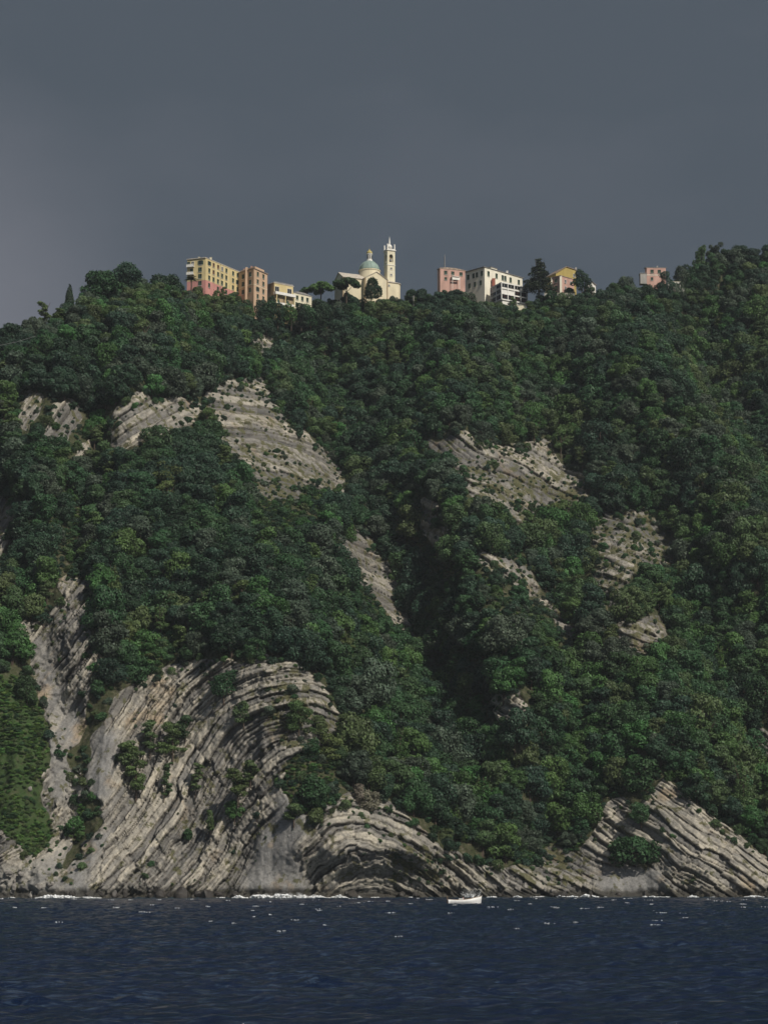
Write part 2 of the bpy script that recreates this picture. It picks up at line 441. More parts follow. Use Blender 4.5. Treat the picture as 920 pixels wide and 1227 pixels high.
rockm = msample(M_ROCK, PX, PY); grassm = msample(M_GRASS, PX, PY); scrubm = msample(M_SCRUB, PX, PY)
s0 = gsample(SF, PX, PY); t0 = gsample(TF, PX, PY)
wob = fbm(X / 7, Z / 7, 5, 3)
def dist_to(x0, y0): return np.hypot(PX - x0, PY - y0)
slab_polys = [[(285, 1080), (374, 1080), (354, 1030), (374, 985), (362, 955), (338, 945), (318, 985), (300, 1030)], [(68, 1080), (84, 1038), (122, 992), (132, 1000), (108, 1050), (112, 1080)],
              [(97, 925), (112, 885), (135, 870), (142, 900), (128, 960), (104, 970)], [(75, 905), (80, 850), (92, 838), (100, 880), (92, 925)], [(715, 1075), (718, 1050), (740, 1032), (790, 1040), (798, 1075)]]
M_SLAB = box_blur(raster(slab_polys), 3)
slab = msample(M_SLAB, PX, PY)
scree = msample(box_blur(raster([[(30, 760), (60, 860), (55, 900), (70, 960), (96, 960), (80, 900), (80, 850), (50, 770)], [(60, 1020), (86, 1000), (70, 1090), (-60, 1100), (-60, 1030), (30, 1036)]]), 3), PX, PY)
fu, fv = t0 / 52 + .5 * fbm(X / 14, Z / 14, 351, 2), s0 / 75 + .5 * fbm(X / 14, Z / 14, 353, 2)
fci, fcj = np.floor(fu), np.floor(fv)
s0 = s0 + 6.0 * (h2(fci, fcj, 355) - .5) + 1.0 * fbm(X / 5, Z / 5, 357, 2)      # small faults shift the beds
fault = 1 - sstep(0, .05, np.minimum(np.minimum(fu - fci, 1 - fu + fci), np.minimum(fv - fcj, 1 - fv + fcj)))
s0 = s0 + 7.0 * np.exp(-((PX - 440) / 80) ** 2 - ((PY - 1040) / 60) ** 2) * fbm(X / 4.5, Z / 4.5, 359, 3)   # crumpled heart of the small fold
s0 = s0 + 4.0 * np.exp(-((PX - 800) / 90) ** 2 - ((PY - 1010) / 70) ** 2) * fbm(X / 6, Z / 6, 361, 3)
wob2 = fbm(X / 3.0, Z / 3.0, 6, 2)
def layers(th, seed, blk, edge=.13):
    s = s0 / th + (0.10 * wob + .05 * wob2) * min(1, 12 / th) + 0.35 * fbm(t0 / 70, s0 / 40, seed + 3, 2)
    i = np.floor(s); f = s - i
    b = blk * (0.5 + 1.2 * h2(i, i * 0, seed + 1))
    t = t0 / b + 7.3 * h2(i, i * 0, seed + 2) + 0.12 * wob2
    j = np.floor(t); g = t - j
    hard = h2(i, i * 0, seed)
    chip = h2(i, j, seed + 5)
    groove = 1 - sstep(0.0, edge, np.minimum(f, 1 - f))
    joint = 1 - sstep(0.0, 1.6 / b, np.minimum(g, 1 - g))
    return hard, chip, groove, joint, f, i
h1, c1, gr1, jo1, f1, i1 = layers(3.6, 101, 8.0, .22)
h2_, c2, gr2, jo2, f2, i2 = layers(8.2, 201, 30.0, .16)
h3, c3, gr3, jo3, f3, i3 = layers(24.0, 301, 90.0, .06)
blocky = sstep(-.1, .35, fbm(X / 16, Z / 16, 333, 3) + .25 * (Z > 45))       # broken into blocks here, long even ribs there
thin = sstep(-.25, .25, fbm(s0 / 24, t0 / 160, 337, 2))                        # thin-bedded packets between thick beds
rel = (h1 - .5) * (.55 + .85 * thin) + (c1 - .5) * (.25 + .75 * blocky) * (.3 + .7 * thin) - gr1 * (.15 + .35 * thin) - .30 * jo1 * (.2 + .8 * blocky)
rel += 1.55 * (sstep(.25, .7, h2_) - .55) + (c2 - .5) * (.25 + .6 * blocky) - 0.75 * gr2 - .4 * jo2 * (.3 + .7 * blocky)
rel += 2.0 * (h3 - .5) + 1.3 * (c3 - .5) - 1.2 * gr3 + .9 * (f3 - .5)
rel -= .35 * fault
core = np.exp(-((PX - 440) / 78) ** 2 - ((PY - 1055) / 52) ** 2)
rel = rel * (1 - .62 * core) + 1.2 * core
rel += 0.35 * fbm(X / 1.2, Z / 1.2, 55, 3) + .8 * fbm(X / 9.0, Z / 9.0, 57, 3)
rel_slab = 0.5 * fbm(X / 8, Z / 8, 61, 3) + 0.18 * fbm(X / 1.2, Z / 1.2, 63, 3) + 0.8 * (h2_ - .5) - .15 * jo1 * (c1 > .6)
rel_scree = 1.0 * fbm(X / 1.1, Z / 1.1, 65, 3) + .9 * fbm(X / 3.0, Z / 3.0, 67, 2)
rel = rel * (1 - slab) + rel_slab * slab
rel = rel * (1 - scree) + rel_scree * scree
soil = 0.9 * fbm(X / 2.2, Z / 2.2, 77, 3)
rk = sstep(0.1, 0.7, rockm)
# rock stands a little proud of the wooded slope; the foot is wave-cut
Y = Y - (rel + 1.2) * rk - soil * (1 - rk) + 1.4 * np.exp(-((Z - 1.0) / 1.3) ** 2) * rk * (0.4 + vnoise(X / 5, Z * 0, 9))
# back of the hill behind the crest
nb = 26
YB = Y[-1][None, :] + np.linspace(3, 420, nb)[:, None]
dd = np.linspace(0, 1, nb)[:, None]
ZB = Z[-1][None, :] - 150 * np.clip(dd - 0.10, 0, 1) ** 1.2 + 3.0 * fbm(X[:nb] / 25, YB / 25, 15, 3) * np.clip(dd * 6, 0, 1)
Vx = np.concatenate([X, X[:nb]]); Vy = np.concatenate([Y, YB]); Vz = np.concatenate([Z, ZB])
Vx += np.concatenate([0.25 * fbm(Z / 1.5, X / 1.5, 81, 2) * rk, np.zeros((nb, len(xs)))])
nr, nc = Vx.shape
def grid_quads(nr, nc):
    i = np.arange(nr * nc).reshape(nr, nc)
    return np.stack([i[:-1, :-1], i[:-1, 1:], i[1:, 1:], i[1:, :-1]], -1).reshape(-1, 4)
padz = np.zeros((nb, len(xs)))
cat0 = lambda a: np.concatenate([a, padz])
bedcol = np.clip(.5 + (h1 - .5) * (.25 + .5 * thin) + (sstep(.2, .65, h2_) - .55) * .75 + (c2 - .5) * .3, 0, 1)
hill_me = quads_mesh('hill', np.stack([Vx, Vy, Vz], -1).reshape(-1, 3), grid_quads(nr, nc), smooth=False,
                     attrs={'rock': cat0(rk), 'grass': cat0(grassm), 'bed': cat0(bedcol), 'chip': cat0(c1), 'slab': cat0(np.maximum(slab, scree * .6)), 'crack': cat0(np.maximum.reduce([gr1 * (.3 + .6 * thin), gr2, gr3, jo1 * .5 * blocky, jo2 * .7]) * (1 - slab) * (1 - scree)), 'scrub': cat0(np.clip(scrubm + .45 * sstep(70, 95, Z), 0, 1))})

def hill_material():
    m, n, l, b = new_mat('hill_rock_and_soil', 0.9, 0.15)
    A = lambda nm: N('ShaderNodeAttribute', n, attribute_name=nm).outputs['Fac']
    tcn = N('ShaderNodeTexCoord', n).outputs['Object']
    def noise(sc, det=5, ro=.6):
        z = N('ShaderNodeTexNoise', n); z.inputs['Scale'].default_value = sc; z.inputs['Detail'].default_value = det; z.inputs['Roughness'].default_value = ro
        l.new(tcn, z.inputs['Vector']); return z.outputs['Fac']
    def ramp(f, st):
        r = N('ShaderNodeValToRGB', n); e = r.color_ramp.elements
        while len(e) < len(st): e.new(.5)
        for k, (p, c) in enumerate(st):
            e[k].position = p; e[k].color = (c if len(c) == 4 else c + (1,))
        l.new(f, r.inputs[0]); return r.outputs[0]
    def mix(f, a, c, typ='MIX'):
        x = N('ShaderNodeMix', n, data_type='RGBA', blend_type=typ)
        if isinstance(f, float): x.inputs[0].default_value = f
        else: l.new(f, x.inputs[0])
        for sock, v in ((x.inputs[6], a), (x.inputs[7], c)):
            if isinstance(v, tuple): sock.default_value = v + (1,)
            else: l.new(v, sock)
        return x.outputs[2]
    def thr(f, a, c):
        r = N('ShaderNodeMapRange', n, interpolation_type='SMOOTHSTEP'); r.inputs['From Min'].default_value = a; r.inputs['From Max'].default_value = c
        l.new(f, r.inputs['Value']); return r.outputs[0]
    def mul(a, c):
        x = N('ShaderNodeMath', n, operation='MULTIPLY', use_clamp=True)
        for s_, v in ((x.inputs[0], a), (x.inputs[1], c)):
            if isinstance(v, float): s_.default_value = v
            else: l.new(v, s_)
        return x.outputs[0]
    bed = ramp(A('bed'), [(0.0, (0.20, 0.196, 0.19)), (0.3, (0.30, 0.292, 0.276)), (0.55, (0.38, 0.365, 0.334)), (1.0, (0.475, 0.448, 0.39))])
    chip = ramp(A('chip'), [(0, (0.62, 0.62, 0.62)), (1, (1.22, 1.18, 1.1))])
    rockc = mix(1.0, bed, chip, 'MULTIPLY')
    rockc = mix(A('slab'), rockc, (0.265, 0.26, 0.25))
    rockc = mix(mul(thr(noise(0.09, 4), .57, .72), 0.5), rockc, (0.42, 0.30, 0.17))       # ochre staining
    rockc = mix(mul(thr(noise(0.16, 5), .52, .68), 0.6), rockc, (0.19, 0.185, 0.178))        # grey lichen
    rockc = mix(mul(A('scrub'), .8), rockc, mix(1.0, rockc, (.72, .73, .75), 'MULTIPLY'))       # darker grey on the scrubby and upper crags
    rockc = mix(1.0, rockc, ramp(noise(1.3, 6, .7), [(.25, (.62, .62, .62)), (.75, (1.22, 1.22, 1.22))]), 'MULTIPLY')
    rockc = mix(mul(A('crack'), 0.55), rockc, (0.06, 0.055, 0.048))
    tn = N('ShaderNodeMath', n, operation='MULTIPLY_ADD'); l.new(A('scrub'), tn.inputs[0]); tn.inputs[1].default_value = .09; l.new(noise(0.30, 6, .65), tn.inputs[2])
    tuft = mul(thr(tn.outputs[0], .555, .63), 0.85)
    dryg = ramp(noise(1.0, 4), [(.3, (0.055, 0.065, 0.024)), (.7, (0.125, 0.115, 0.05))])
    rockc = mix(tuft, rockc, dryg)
    # black wet band above the water
    sep = N('ShaderNodeSeparateXYZ', n); l.new(tcn, sep.inputs[0])
    zz = N('ShaderNodeMath', n, operation='ADD'); l.new(sep.outputs['Z'], zz.inputs[0])
    nn = N('ShaderNodeMath', n, operation='MULTIPLY'); l.new(noise(0.25, 4), nn.inputs[0]); nn.inputs[1].default_value = -3.4; l.new(nn.outputs[0], zz.inputs[1])
    wet = N('ShaderNodeMapRange', n, interpolation_type='SMOOTHSTEP'); wet.inputs['From Min'].default_value = -0.6; wet.inputs['From Max'].default_value = 1.3
    wet.inputs['To Min'].default_value = 0.88; wet.inputs['To Max'].default_value = 0.0
    l.new(zz.outputs[0], wet.inputs['Value'])
    rockc = mix(wet.outputs[0], rockc, (0.035, 0.033, 0.028))
    soilc = ramp(noise(0.7, 7, .75), [(.3, (0.030, 0.040, 0.018)), (.5, (0.055, 0.060, 0.030)), (.6, (0.085, 0.08, 0.05)), (.72, (0.17, 0.155, 0.125))])
    grs = ramp(noise(0.35, 7, .7), [(.3, (0.032, 0.058, 0.019)), (.5, (0.045, 0.078, 0.026)), (.62, (0.07, 0.08, 0.04)), (.75, (0.12, 0.11, 0.08))])
    base = mix(A('grass'), soilc, grs)
    nr_ = N('ShaderNodeMath', n, operation='MULTIPLY_ADD'); l.new(noise(0.22, 7, .7), nr_.inputs[0]); nr_.inputs[1].default_value = 1.5; nr_.inputs[2].default_value = -0.78
    ra = N('ShaderNodeMath', n, operation='ADD'); l.new(nr_.outputs[0], ra.inputs[0]); l.new(A('rock'), ra.inputs[1])
    base = mix(thr(ra.outputs[0], .35, .62), base, rockc)
    l.new(base, b.inputs['Base Color'])
    bp = N('ShaderNodeBump', n); bp.inputs['Strength'].default_value = 0.9; bp.inputs['Distance'].default_value = 0.35
    l.new(noise(1.6, 8, .75), bp.inputs['Height']); l.new(bp.outputs[0], b.inputs['Normal'])
    return m
hill_me.materials.append(hill_material())
hill = tag(link('hill', hill_me), 'steep wooded coastal hill with bare folded rock cliffs', kind='structure')

# terrain look-ups for placing things
Yg, Zg, Xg = Y, Z, X
PXf, PYf = project(Xg, Yg, Zg)
inx = (np.abs(Xg) < 162)
def ground_px(px, py):
    d = (PXf - px) ** 2 + (PYf - py) ** 2
    m = d < 4.0
    if not m.any():
        k = np.argmin(d)
    else:
        k = np.argmin(np.where(m, Yg, 1e9))
    return Vector((Xg.flat[k], Yg.flat[k], Zg.flat[k]))
def ground_z(x, y):
    """height of the hill under world (x, y)"""
    c = int(np.argmin(np.abs(xs - x)))
    col_y = Vy[:, c]; k = int(np.argmin(np.abs(col_y - y)))
    return float(Vz[k, c])

# ------------------------------------------------------------------ the sea
FOAM = plaster('foam', (.86, .88, .89), .08, 2.0, .7)
def ico():
    bm = bmesh.new(); bmesh.ops.create_icosphere(bm, subdivisions=1, radius=1)
    v = np.array([p.co[:] for p in bm.verts]); f = np.array([[q.index for q in p.verts] for p in bm.faces]); bm.free()
    return v, f
ICV, ICF = ico()
def blobs(name, pts, rad, mats, squash=.6):
    pts = np.asarray(pts); k = len(pts); r = np.random.default_rng(len(pts))
    V = ICV[None] * (1 + r.uniform(-.3, .3, (k, len(ICV), 1)))
    V = V * np.asarray(rad)[:, None, None] * np.array([1, 1, squash])[None, None] + pts[:, None]
    Fq = ICF[None] + (np.arange(k) * len(ICV))[:, None, None]
    return quads_mesh(name, V.reshape(-1, 3), Fq.reshape(-1, 3), mats)
def sea_build():
    ys = [40.0]
    while ys[-1] < 660: ys.append(ys[-1] + 0.28 + ys[-1] * 0.0011)
    far = list(np.geomspace(ys[-1] + 3, 2500, 30))
    near = list(np.linspace(-600, 38, 40))
    yy = np.array(near + ys + far)
    half = np.arange(-150, 150.01, 0.75)
    xx = np.concatenate([-np.geomspace(2500, 152, 30), half, np.geomspace(152, 2500, 30)])
    x, y = np.meshgrid(xx, yy)
    z = np.zeros_like(x)
    r = np.random.default_rng(3)
    dxs = np.zeros_like(x)
    for k in range(44):
        lam = 1.2 * (9.5 / 1.2) ** (k / 43)
        ang = R(250) + r.normal(0, .42)
        a = 0.0165 * lam ** 0.5 * r.uniform(.5, 1.2)
        kx, ky = math.cos(ang) * 2 * math.pi / lam, math.sin(ang) * 2 * math.pi / lam
        ph = kx * x + ky * y + r.uniform(0, 6.28) + 1.5 * vnoise(x / 30, y / 30, 40 + k)
        sn = np.sin(ph)
        z += a * (1 - np.abs(sn)) * 1.5 - a * .6 if k % 2 else a * sn
    gust = vnoise(x / 60, y / 25, 8) * .6 + vnoise(x / 18, y / 10, 9) * .4
    z *= (0.55 + 0.9 * gust)
    m = (np.abs(x) < 150) & (y > 39) & (y < 662)
    z = np.where(m, z, 0.0)
    foam = np.zeros_like(x)
    # whitecaps: a few breaking crests, built as small broken lumps of foam lying on the waves
    cand = np.argwhere(m & (z > np.quantile(z[m], .97)))
    r.shuffle(cand); caps, crad = [], []; n = 0
    for (j, i) in cand:
        yv = y[j, i]; px, py = project(x[j, i], yv, 0)
        if px < -10 or px > 930 or yv > 570 or yv < 190: continue
        if r.random() > (yv / 430) ** 1.6: continue
        k_ = int(r.integers(4, 16)); ln = r.uniform(.25, .9) * (.4 + yv / 600)
        for q in range(k_):
            caps.append((x[j, i] + r.normal(0, ln * .5), yv + r.normal(0, .12), z[j, i] + r.uniform(-.03, .04))); crad.append(r.uniform(.03, .10) * (.5 + yv / 500))
        n += 1
        if n > 85: break
    tag(link('whitecaps', blobs('whitecaps', caps, crad, [FOAM], .45)), 'small scattered whitecaps breaking on the navy sea', kind='stuff')
    shore = np.interp(x, xs, YS)
    shal = np.clip(1 - (shore - y) / 34.0, 0, 1) ** 1.5
    me = quads_mesh('sea', np.stack([x, y, z], -1).reshape(-1, 3), grid_quads(*x.shape), smooth=True,
                    attrs={'foam': foam, 'shallow': shal, 'gust': gust})
    mt, nn, l, b = new_mat('sea_water', 0.10, 0.5)
    b.inputs['IOR'].default_value = 1.33
    def A(nm): return N('ShaderNodeAttribute', nn, attribute_name=nm).outputs['Fac']
    t = N('ShaderNodeTexCoord', nn).outputs['Object']
    c1 = N('ShaderNodeMix', nn, data_type='RGBA'); c1.inputs[6].default_value = (0.0040, 0.0125, 0.040, 1); c1.inputs[7].default_value = (0.014, 0.045, 0.06, 1)
    l.new(A('shallow'), c1.inputs[0])
    nz2 = N('ShaderNodeTexNoise', nn); nz2.inputs['Scale'].default_value = 2.6; nz2.inputs['Detail'].default_value = 5; l.new(t, nz2.inputs['Vector'])
    # long lighter blue streaks mixed into the base colour
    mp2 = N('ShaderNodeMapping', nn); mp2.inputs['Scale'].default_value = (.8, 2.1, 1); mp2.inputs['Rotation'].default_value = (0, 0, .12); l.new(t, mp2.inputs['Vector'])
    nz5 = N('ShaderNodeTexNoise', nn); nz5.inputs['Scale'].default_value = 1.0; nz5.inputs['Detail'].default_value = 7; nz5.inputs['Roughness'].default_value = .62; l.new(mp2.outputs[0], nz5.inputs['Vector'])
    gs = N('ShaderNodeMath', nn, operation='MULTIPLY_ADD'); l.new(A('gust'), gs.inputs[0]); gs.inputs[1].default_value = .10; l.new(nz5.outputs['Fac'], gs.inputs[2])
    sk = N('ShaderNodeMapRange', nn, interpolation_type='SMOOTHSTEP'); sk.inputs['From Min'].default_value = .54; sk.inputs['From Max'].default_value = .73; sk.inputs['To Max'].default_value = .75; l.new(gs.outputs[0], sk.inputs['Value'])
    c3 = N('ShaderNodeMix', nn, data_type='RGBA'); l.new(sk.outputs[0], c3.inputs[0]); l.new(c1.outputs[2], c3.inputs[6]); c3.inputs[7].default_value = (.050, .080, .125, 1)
    fo = N('ShaderNodeMath', nn, operation='MULTIPLY'); l.new(A('foam'), fo.inputs[0])
    mr_ = N('ShaderNodeMapRange', nn); mr_.inputs['From Min'].default_value = .3; mr_.inputs['From Max'].default_value = .6; l.new(nz2.outputs['Fac'], mr_.inputs['Value'])
    l.new(mr_.outputs[0], fo.inputs[1])
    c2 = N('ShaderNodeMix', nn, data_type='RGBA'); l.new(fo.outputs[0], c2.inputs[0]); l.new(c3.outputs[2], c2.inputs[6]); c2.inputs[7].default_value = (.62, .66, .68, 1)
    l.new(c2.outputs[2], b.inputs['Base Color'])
    nz3 = N('ShaderNodeTexNoise', nn); nz3.inputs['Scale'].default_value = 1.9; nz3.inputs['Detail'].default_value = 6; nz3.inputs['Roughness'].default_value = .65
    mp_ = N('ShaderNodeMapping', nn); mp_.inputs['Scale'].default_value = (.8, 1.5, 1); l.new(t, mp_.inputs['Vector']); l.new(mp_.outputs[0], nz3.inputs['Vector'])
    bp = N('ShaderNodeBump', nn); bp.inputs['Strength'].default_value = 1.0; bp.inputs['Distance'].default_value = .3
    l.new(nz3.outputs['Fac'], bp.inputs['Height']); l.new(bp.outputs[0], b.inputs['Normal'])
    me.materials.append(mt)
    return tag(link('sea', me), 'dark navy choppy sea flecked with small whitecaps', kind='structure')
sea = sea_build()

# the waterline: first place along each column where the hill rises out of the sea
kz = np.argmax(Zg >= 0.0, axis=0)
SHORE_Y = np.minimum.reduce([Yg[np.clip(kz + d, 0, Yg.shape[0] - 1), np.arange(len(xs))] for d in (0, 1, 2, 3)])
pts, rad = [], []
for _ in range(5200):
    x = rng.uniform(-135, 135)
    px = 460 + x / 588 * F
    a = fbm(np.array([x / 9.0]), np.array([0.0]), 300, 3)[0] + .25 * math.exp(-((px - 352) / 28) ** 2) + .3 * math.exp(-((px - 565) / 40) ** 2) + .15 * math.exp(-((px - 110) / 30) ** 2)
    a += .9 * fbm(np.array([x / 2.3]), np.array([5.0]), 310, 2)[0]
    if a < 0.10: continue
    y = float(np.interp(x, xs, SHORE_Y)) - rng.uniform(-.4, 1.5) * (.5 + a)
    pts.append((x, y, rng.uniform(.02, .16) + max(0, a - .2) * rng.uniform(0, .9))); rad.append(rng.uniform(.06, .16) * (1 + 1.6 * max(0, a)))
surf = tag(link('surf', blobs('surf', pts, rad, [FOAM], .55)), 'thin white line of surf along the foot of the cliffs', kind='stuff')
for (px, hh, n_, wd, lab) in ((352, 1.5, 1500, 5.0, 'white burst of spray breaking at the foot of the grey slab'),
                              (561, 2.6, 1500, 2.2, 'tall thin burst of spray behind the white boat'),
                              (108, .6, 700, 4.5, 'low broken foam under the tilted slab by the scree')):
    x0 = (px - 460) / F * float(np.interp((px - 460) / F * 588, xs, SHORE_Y))
    pts, rad = [], []
    jets = [(rng.normal(0, wd * .45), rng.uniform(.3, 1.0), rng.normal(0, .35)) for _ in range(9)]      # separate jets of water
    for _ in range(n_):
        jx, jh, lean = jets[int(rng.integers(0, 9))]
        t = rng.random() ** 1.6
        x = x0 + jx + lean * t * hh + rng.normal(0, .12 + .35 * t)
        pts.append((x, float(np.interp(x, xs, SHORE_Y)) - rng.uniform(.2, 1.3), t * hh * jh + .04)); rad.append(rng.uniform(.02, .075) * (1.2 - .7 * t))
    tag(link('spray', blobs('spray', pts, rad, [FOAM], .9)), lab, kind='stuff')

# ------------------------------------------------------------------ vegetation
def leaf_quads(P, Nn, size, r, spread=.75):
    k = len(P)
    d = Nn + r.normal(0, spread, (k, 3)); d /= np.linalg.norm(d, axis=1, keepdims=True) + 1e-9
    u = np.cross(d, r.normal(0, 1, (k, 3))); u /= np.linalg.norm(u, axis=1, keepdims=True) + 1e-9
    w = np.cross(d, u)
    s = (size * r.uniform(.6, 1.4, k))[:, None]
    a = s * r.uniform(.7, 1.2, k)[:, None]
    V = np.stack([P - u * s, P - w * a * .7 + d * s * .15, P + u * s, P + w * a * .7 + d * s * .15], 1)
    return V.reshape(-1, 3), np.arange(4 * k).reshape(-1, 4)
def crown_mesh(name, lobes, n, size, mat, seed, up=.25, spread=.75):
    """leaf sprays over the outside of many overlapping lobes: (centre, radius, squash)"""
    r = np.random.default_rng(seed)
    C = np.array([l[0] for l in lobes]); Rr = np.array([l[1] for l in lobes]); Sq = np.array([l[2] for l in lobes])
    wts = Rr ** 2; wts = wts / wts.sum()
    P, Nn, L = [], [], []
    tot = 0
    while tot < n:
        q = r.choice(len(lobes), n, p=wts)
        d = r.normal(0, 1, (n, 3)); d[:, 2] += up; d /= np.linalg.norm(d, axis=1, keepdims=True)
        rr = Rr[q] * r.uniform(.72, 1.08, n) * (1 + .16 * np.sin(d[:, 0] * 9 + q) * np.cos(d[:, 1] * 8 + d[:, 2] * 7 + q))
        sc = np.stack([rr, rr, rr * Sq[q]], 1)
        p = C[q] + d * sc
        nrm = d.copy()
        dist = np.sqrt((((p[:, None] - C[None]) / np.stack([Rr, Rr, Rr * Sq], 1)[None]) ** 2).sum(-1))
        dist[np.arange(n), q] = 9
        keep = dist.min(1) > .78
        P.append(p[keep]); Nn.append(nrm[keep]); L.append(q[keep]); tot += keep.sum()
    P = np.concatenate(P)[:n]; Nn = np.concatenate(Nn)[:n]; L = np.concatenate(L)[:n]
    V, Q = leaf_quads(P, Nn, np.full(n, size), r, spread)
    lobv = r.random(len(lobes))
    return quads_mesh(name, V, Q, [mat], fattrs={'clump': np.clip(.55 * lobv[L] + .45 * r.random(n), 0, 1)})
def lobes_round(r, w, h, base, k):
    out = []; ax, ay = r.uniform(.85, 1.15, 2); tl = r.uniform(-.18, .18, 2)
    for i in range(k):
        a = r.uniform(0, 6.283); q = math.sqrt(r.random()); t = r.random() ** .85
        prof = math.sin(math.pi * min(1, .24 + .70 * t)) ** .6
        rad = w * .5 * q * prof * .86
        z = base + h * (.08 + .80 * t)
        out.append(((rad * math.cos(a) * ax + tl[0] * z, rad * math.sin(a) * ay + tl[1] * z, z), w * r.uniform(.13, .26), r.uniform(.65, .95)))
    out.append(((0, 0, base + h * .42), w * .30, .95))
    return out
def lobes_pine(r, w, h, base, k):
    out = []; lean = r.uniform(-.1, .1, 2)
    for i in range(k):
        t = (i + .5) / k
        a = r.uniform(0, 6.283); q = r.uniform(.2, .9) * (1 - .35 * t)
        z = base + h * (.1 + .85 * t)
        out.append((((q * w * .42) * math.cos(a) + lean[0] * z, (q * w * .42) * math.sin(a) + lean[1] * z, z), w * r.uniform(.15, .24), r.uniform(.30, .5)))
    return out
def lobes_cone(r, w, h, base, k):
    out = []
    for i in range(k):
        t = (i + .5) / k
        a = i * 2.4; q = (1 - t) * .36 * r.uniform(.7, 1.1)
        out.append(((q * w * math.cos(a), q * w * math.sin(a), base + h * t * .95), w * (.22 * (1 - t) + .06), .6))
    return out
def trunk_mesh(name, h, r0, seed, limbs=4, spread=1.6):
    r = np.random.default_rng(seed); m = MB()
    top = Vector((r.uniform(-.4, .4), r.uniform(-.4, .4), h))
    m.tube([(0, 0, -1.5), (0, 0, 0), top * .55 + Vector((.1, .1, 0)), top], [r0 * 1.3, r0, r0 * .75, r0 * .35], 6)
    for i in range(limbs):
        a = 6.283 * i / limbs + r.uniform(-.4, .4); s = r.uniform(.45, .75)
        p0 = top * s; p1 = p0 + Vector((math.cos(a) * spread * .6, math.sin(a) * spread * .6, h * .18)); p2 = p0 + Vector((math.cos(a) * spread, math.sin(a) * spread, h * .38))
        m.tube([p0, p1, p2], [r0 * .45, r0 * .32, r0 * .12], 5)
    return m.mesh(name, [BARK])
# prototypes: per kind a list of (crown mesh, trunk mesh), one for each shape and leaf colour
def join_mesh(name, a, b):
    bm = bmesh.new()
    def pull(me, off):
        n0 = len(bm.faces); bm.from_mesh(me); bm.faces.ensure_lookup_table()
        for f in bm.faces[n0:]: f.material_index = off
    pull(a, 0); pull(b, 1)
    me = bpy.data.meshes.new(name); bm.to_mesh(me); bm.free()
    me.materials.append(a.materials[0]); me.materials.append(b.materials[0])
    return me
PROTO = {'broadleaf': [], 'pine': [], 'conifer': [], 'shrub': []}
for v in range(7):
    r = np.random.default_rng(500 + v)
    w, h, base = r.uniform(5.8, 7.8), r.uniform(5.0, 7.6), r.uniform(.2, .9)
    lo = lobes_round(r, w, h, base, 17 + 2 * v)
    tm = trunk_mesh('trunk_round', base + h * .62, .24, 600 + v, 5, w * .28)
    for tone in ('dark', 'mid', 'bright', 'olive', 'grey'):
        PROTO['broadleaf'].append((crown_mesh('crown_round_' + tone, lo, 3900, .235, FM[tone], 700 + v, .3, .42), tm, tone))
for v in range(3):
    r = np.random.default_rng(520 + v)
    w, h, base = r.uniform(5.4, 6.8), r.uniform(5.5, 7.0), r.uniform(2.0, 2.6)
    lo = lobes_pine(r, w, h, base, 17)
    tm = trunk_mesh('trunk_pine', base + h * .85, .2, 620 + v, 6, w * .33)
    for tone in ('pine', 'olive'):
        PROTO['pine'].append((crown_mesh('crown_pine_' + tone, lo, 3000, .20, FM[tone], 720 + v, .6, .6), tm, tone))
for v in range(2):
    r = np.random.default_rng(540 + v)
    lo = lobes_cone(r, 6.0, 9.5, 1.0, 26)
    tm = trunk_mesh('trunk_conifer', 9.5, .2, 640 + v, 4, .8)
    for tone in ('pine', 'bright'):
        PROTO['conifer'].append((crown_mesh('crown_conifer_' + tone, lo, 3000, .20, FM[tone], 740 + v, .2, .6), tm, tone))
for v in range(4):
    r = np.random.default_rng(560 + v)
    w, h = r.uniform(2.8, 3.8), r.uniform(1.7, 2.4)
    lo = lobes_round(r, w, h, -.1, 10)
    tm = trunk_mesh('stem_shrub', 1.2, .08, 660 + v, 4, .6)
    for tone in ('dark', 'mid', 'bright', 'olive', 'grey', 'fresh'):
        PROTO['shrub'].append((crown_mesh('crown_shrub_' + tone, lo, 1000, .165, FM[tone], 760 + v, .3, .6), tm, tone))

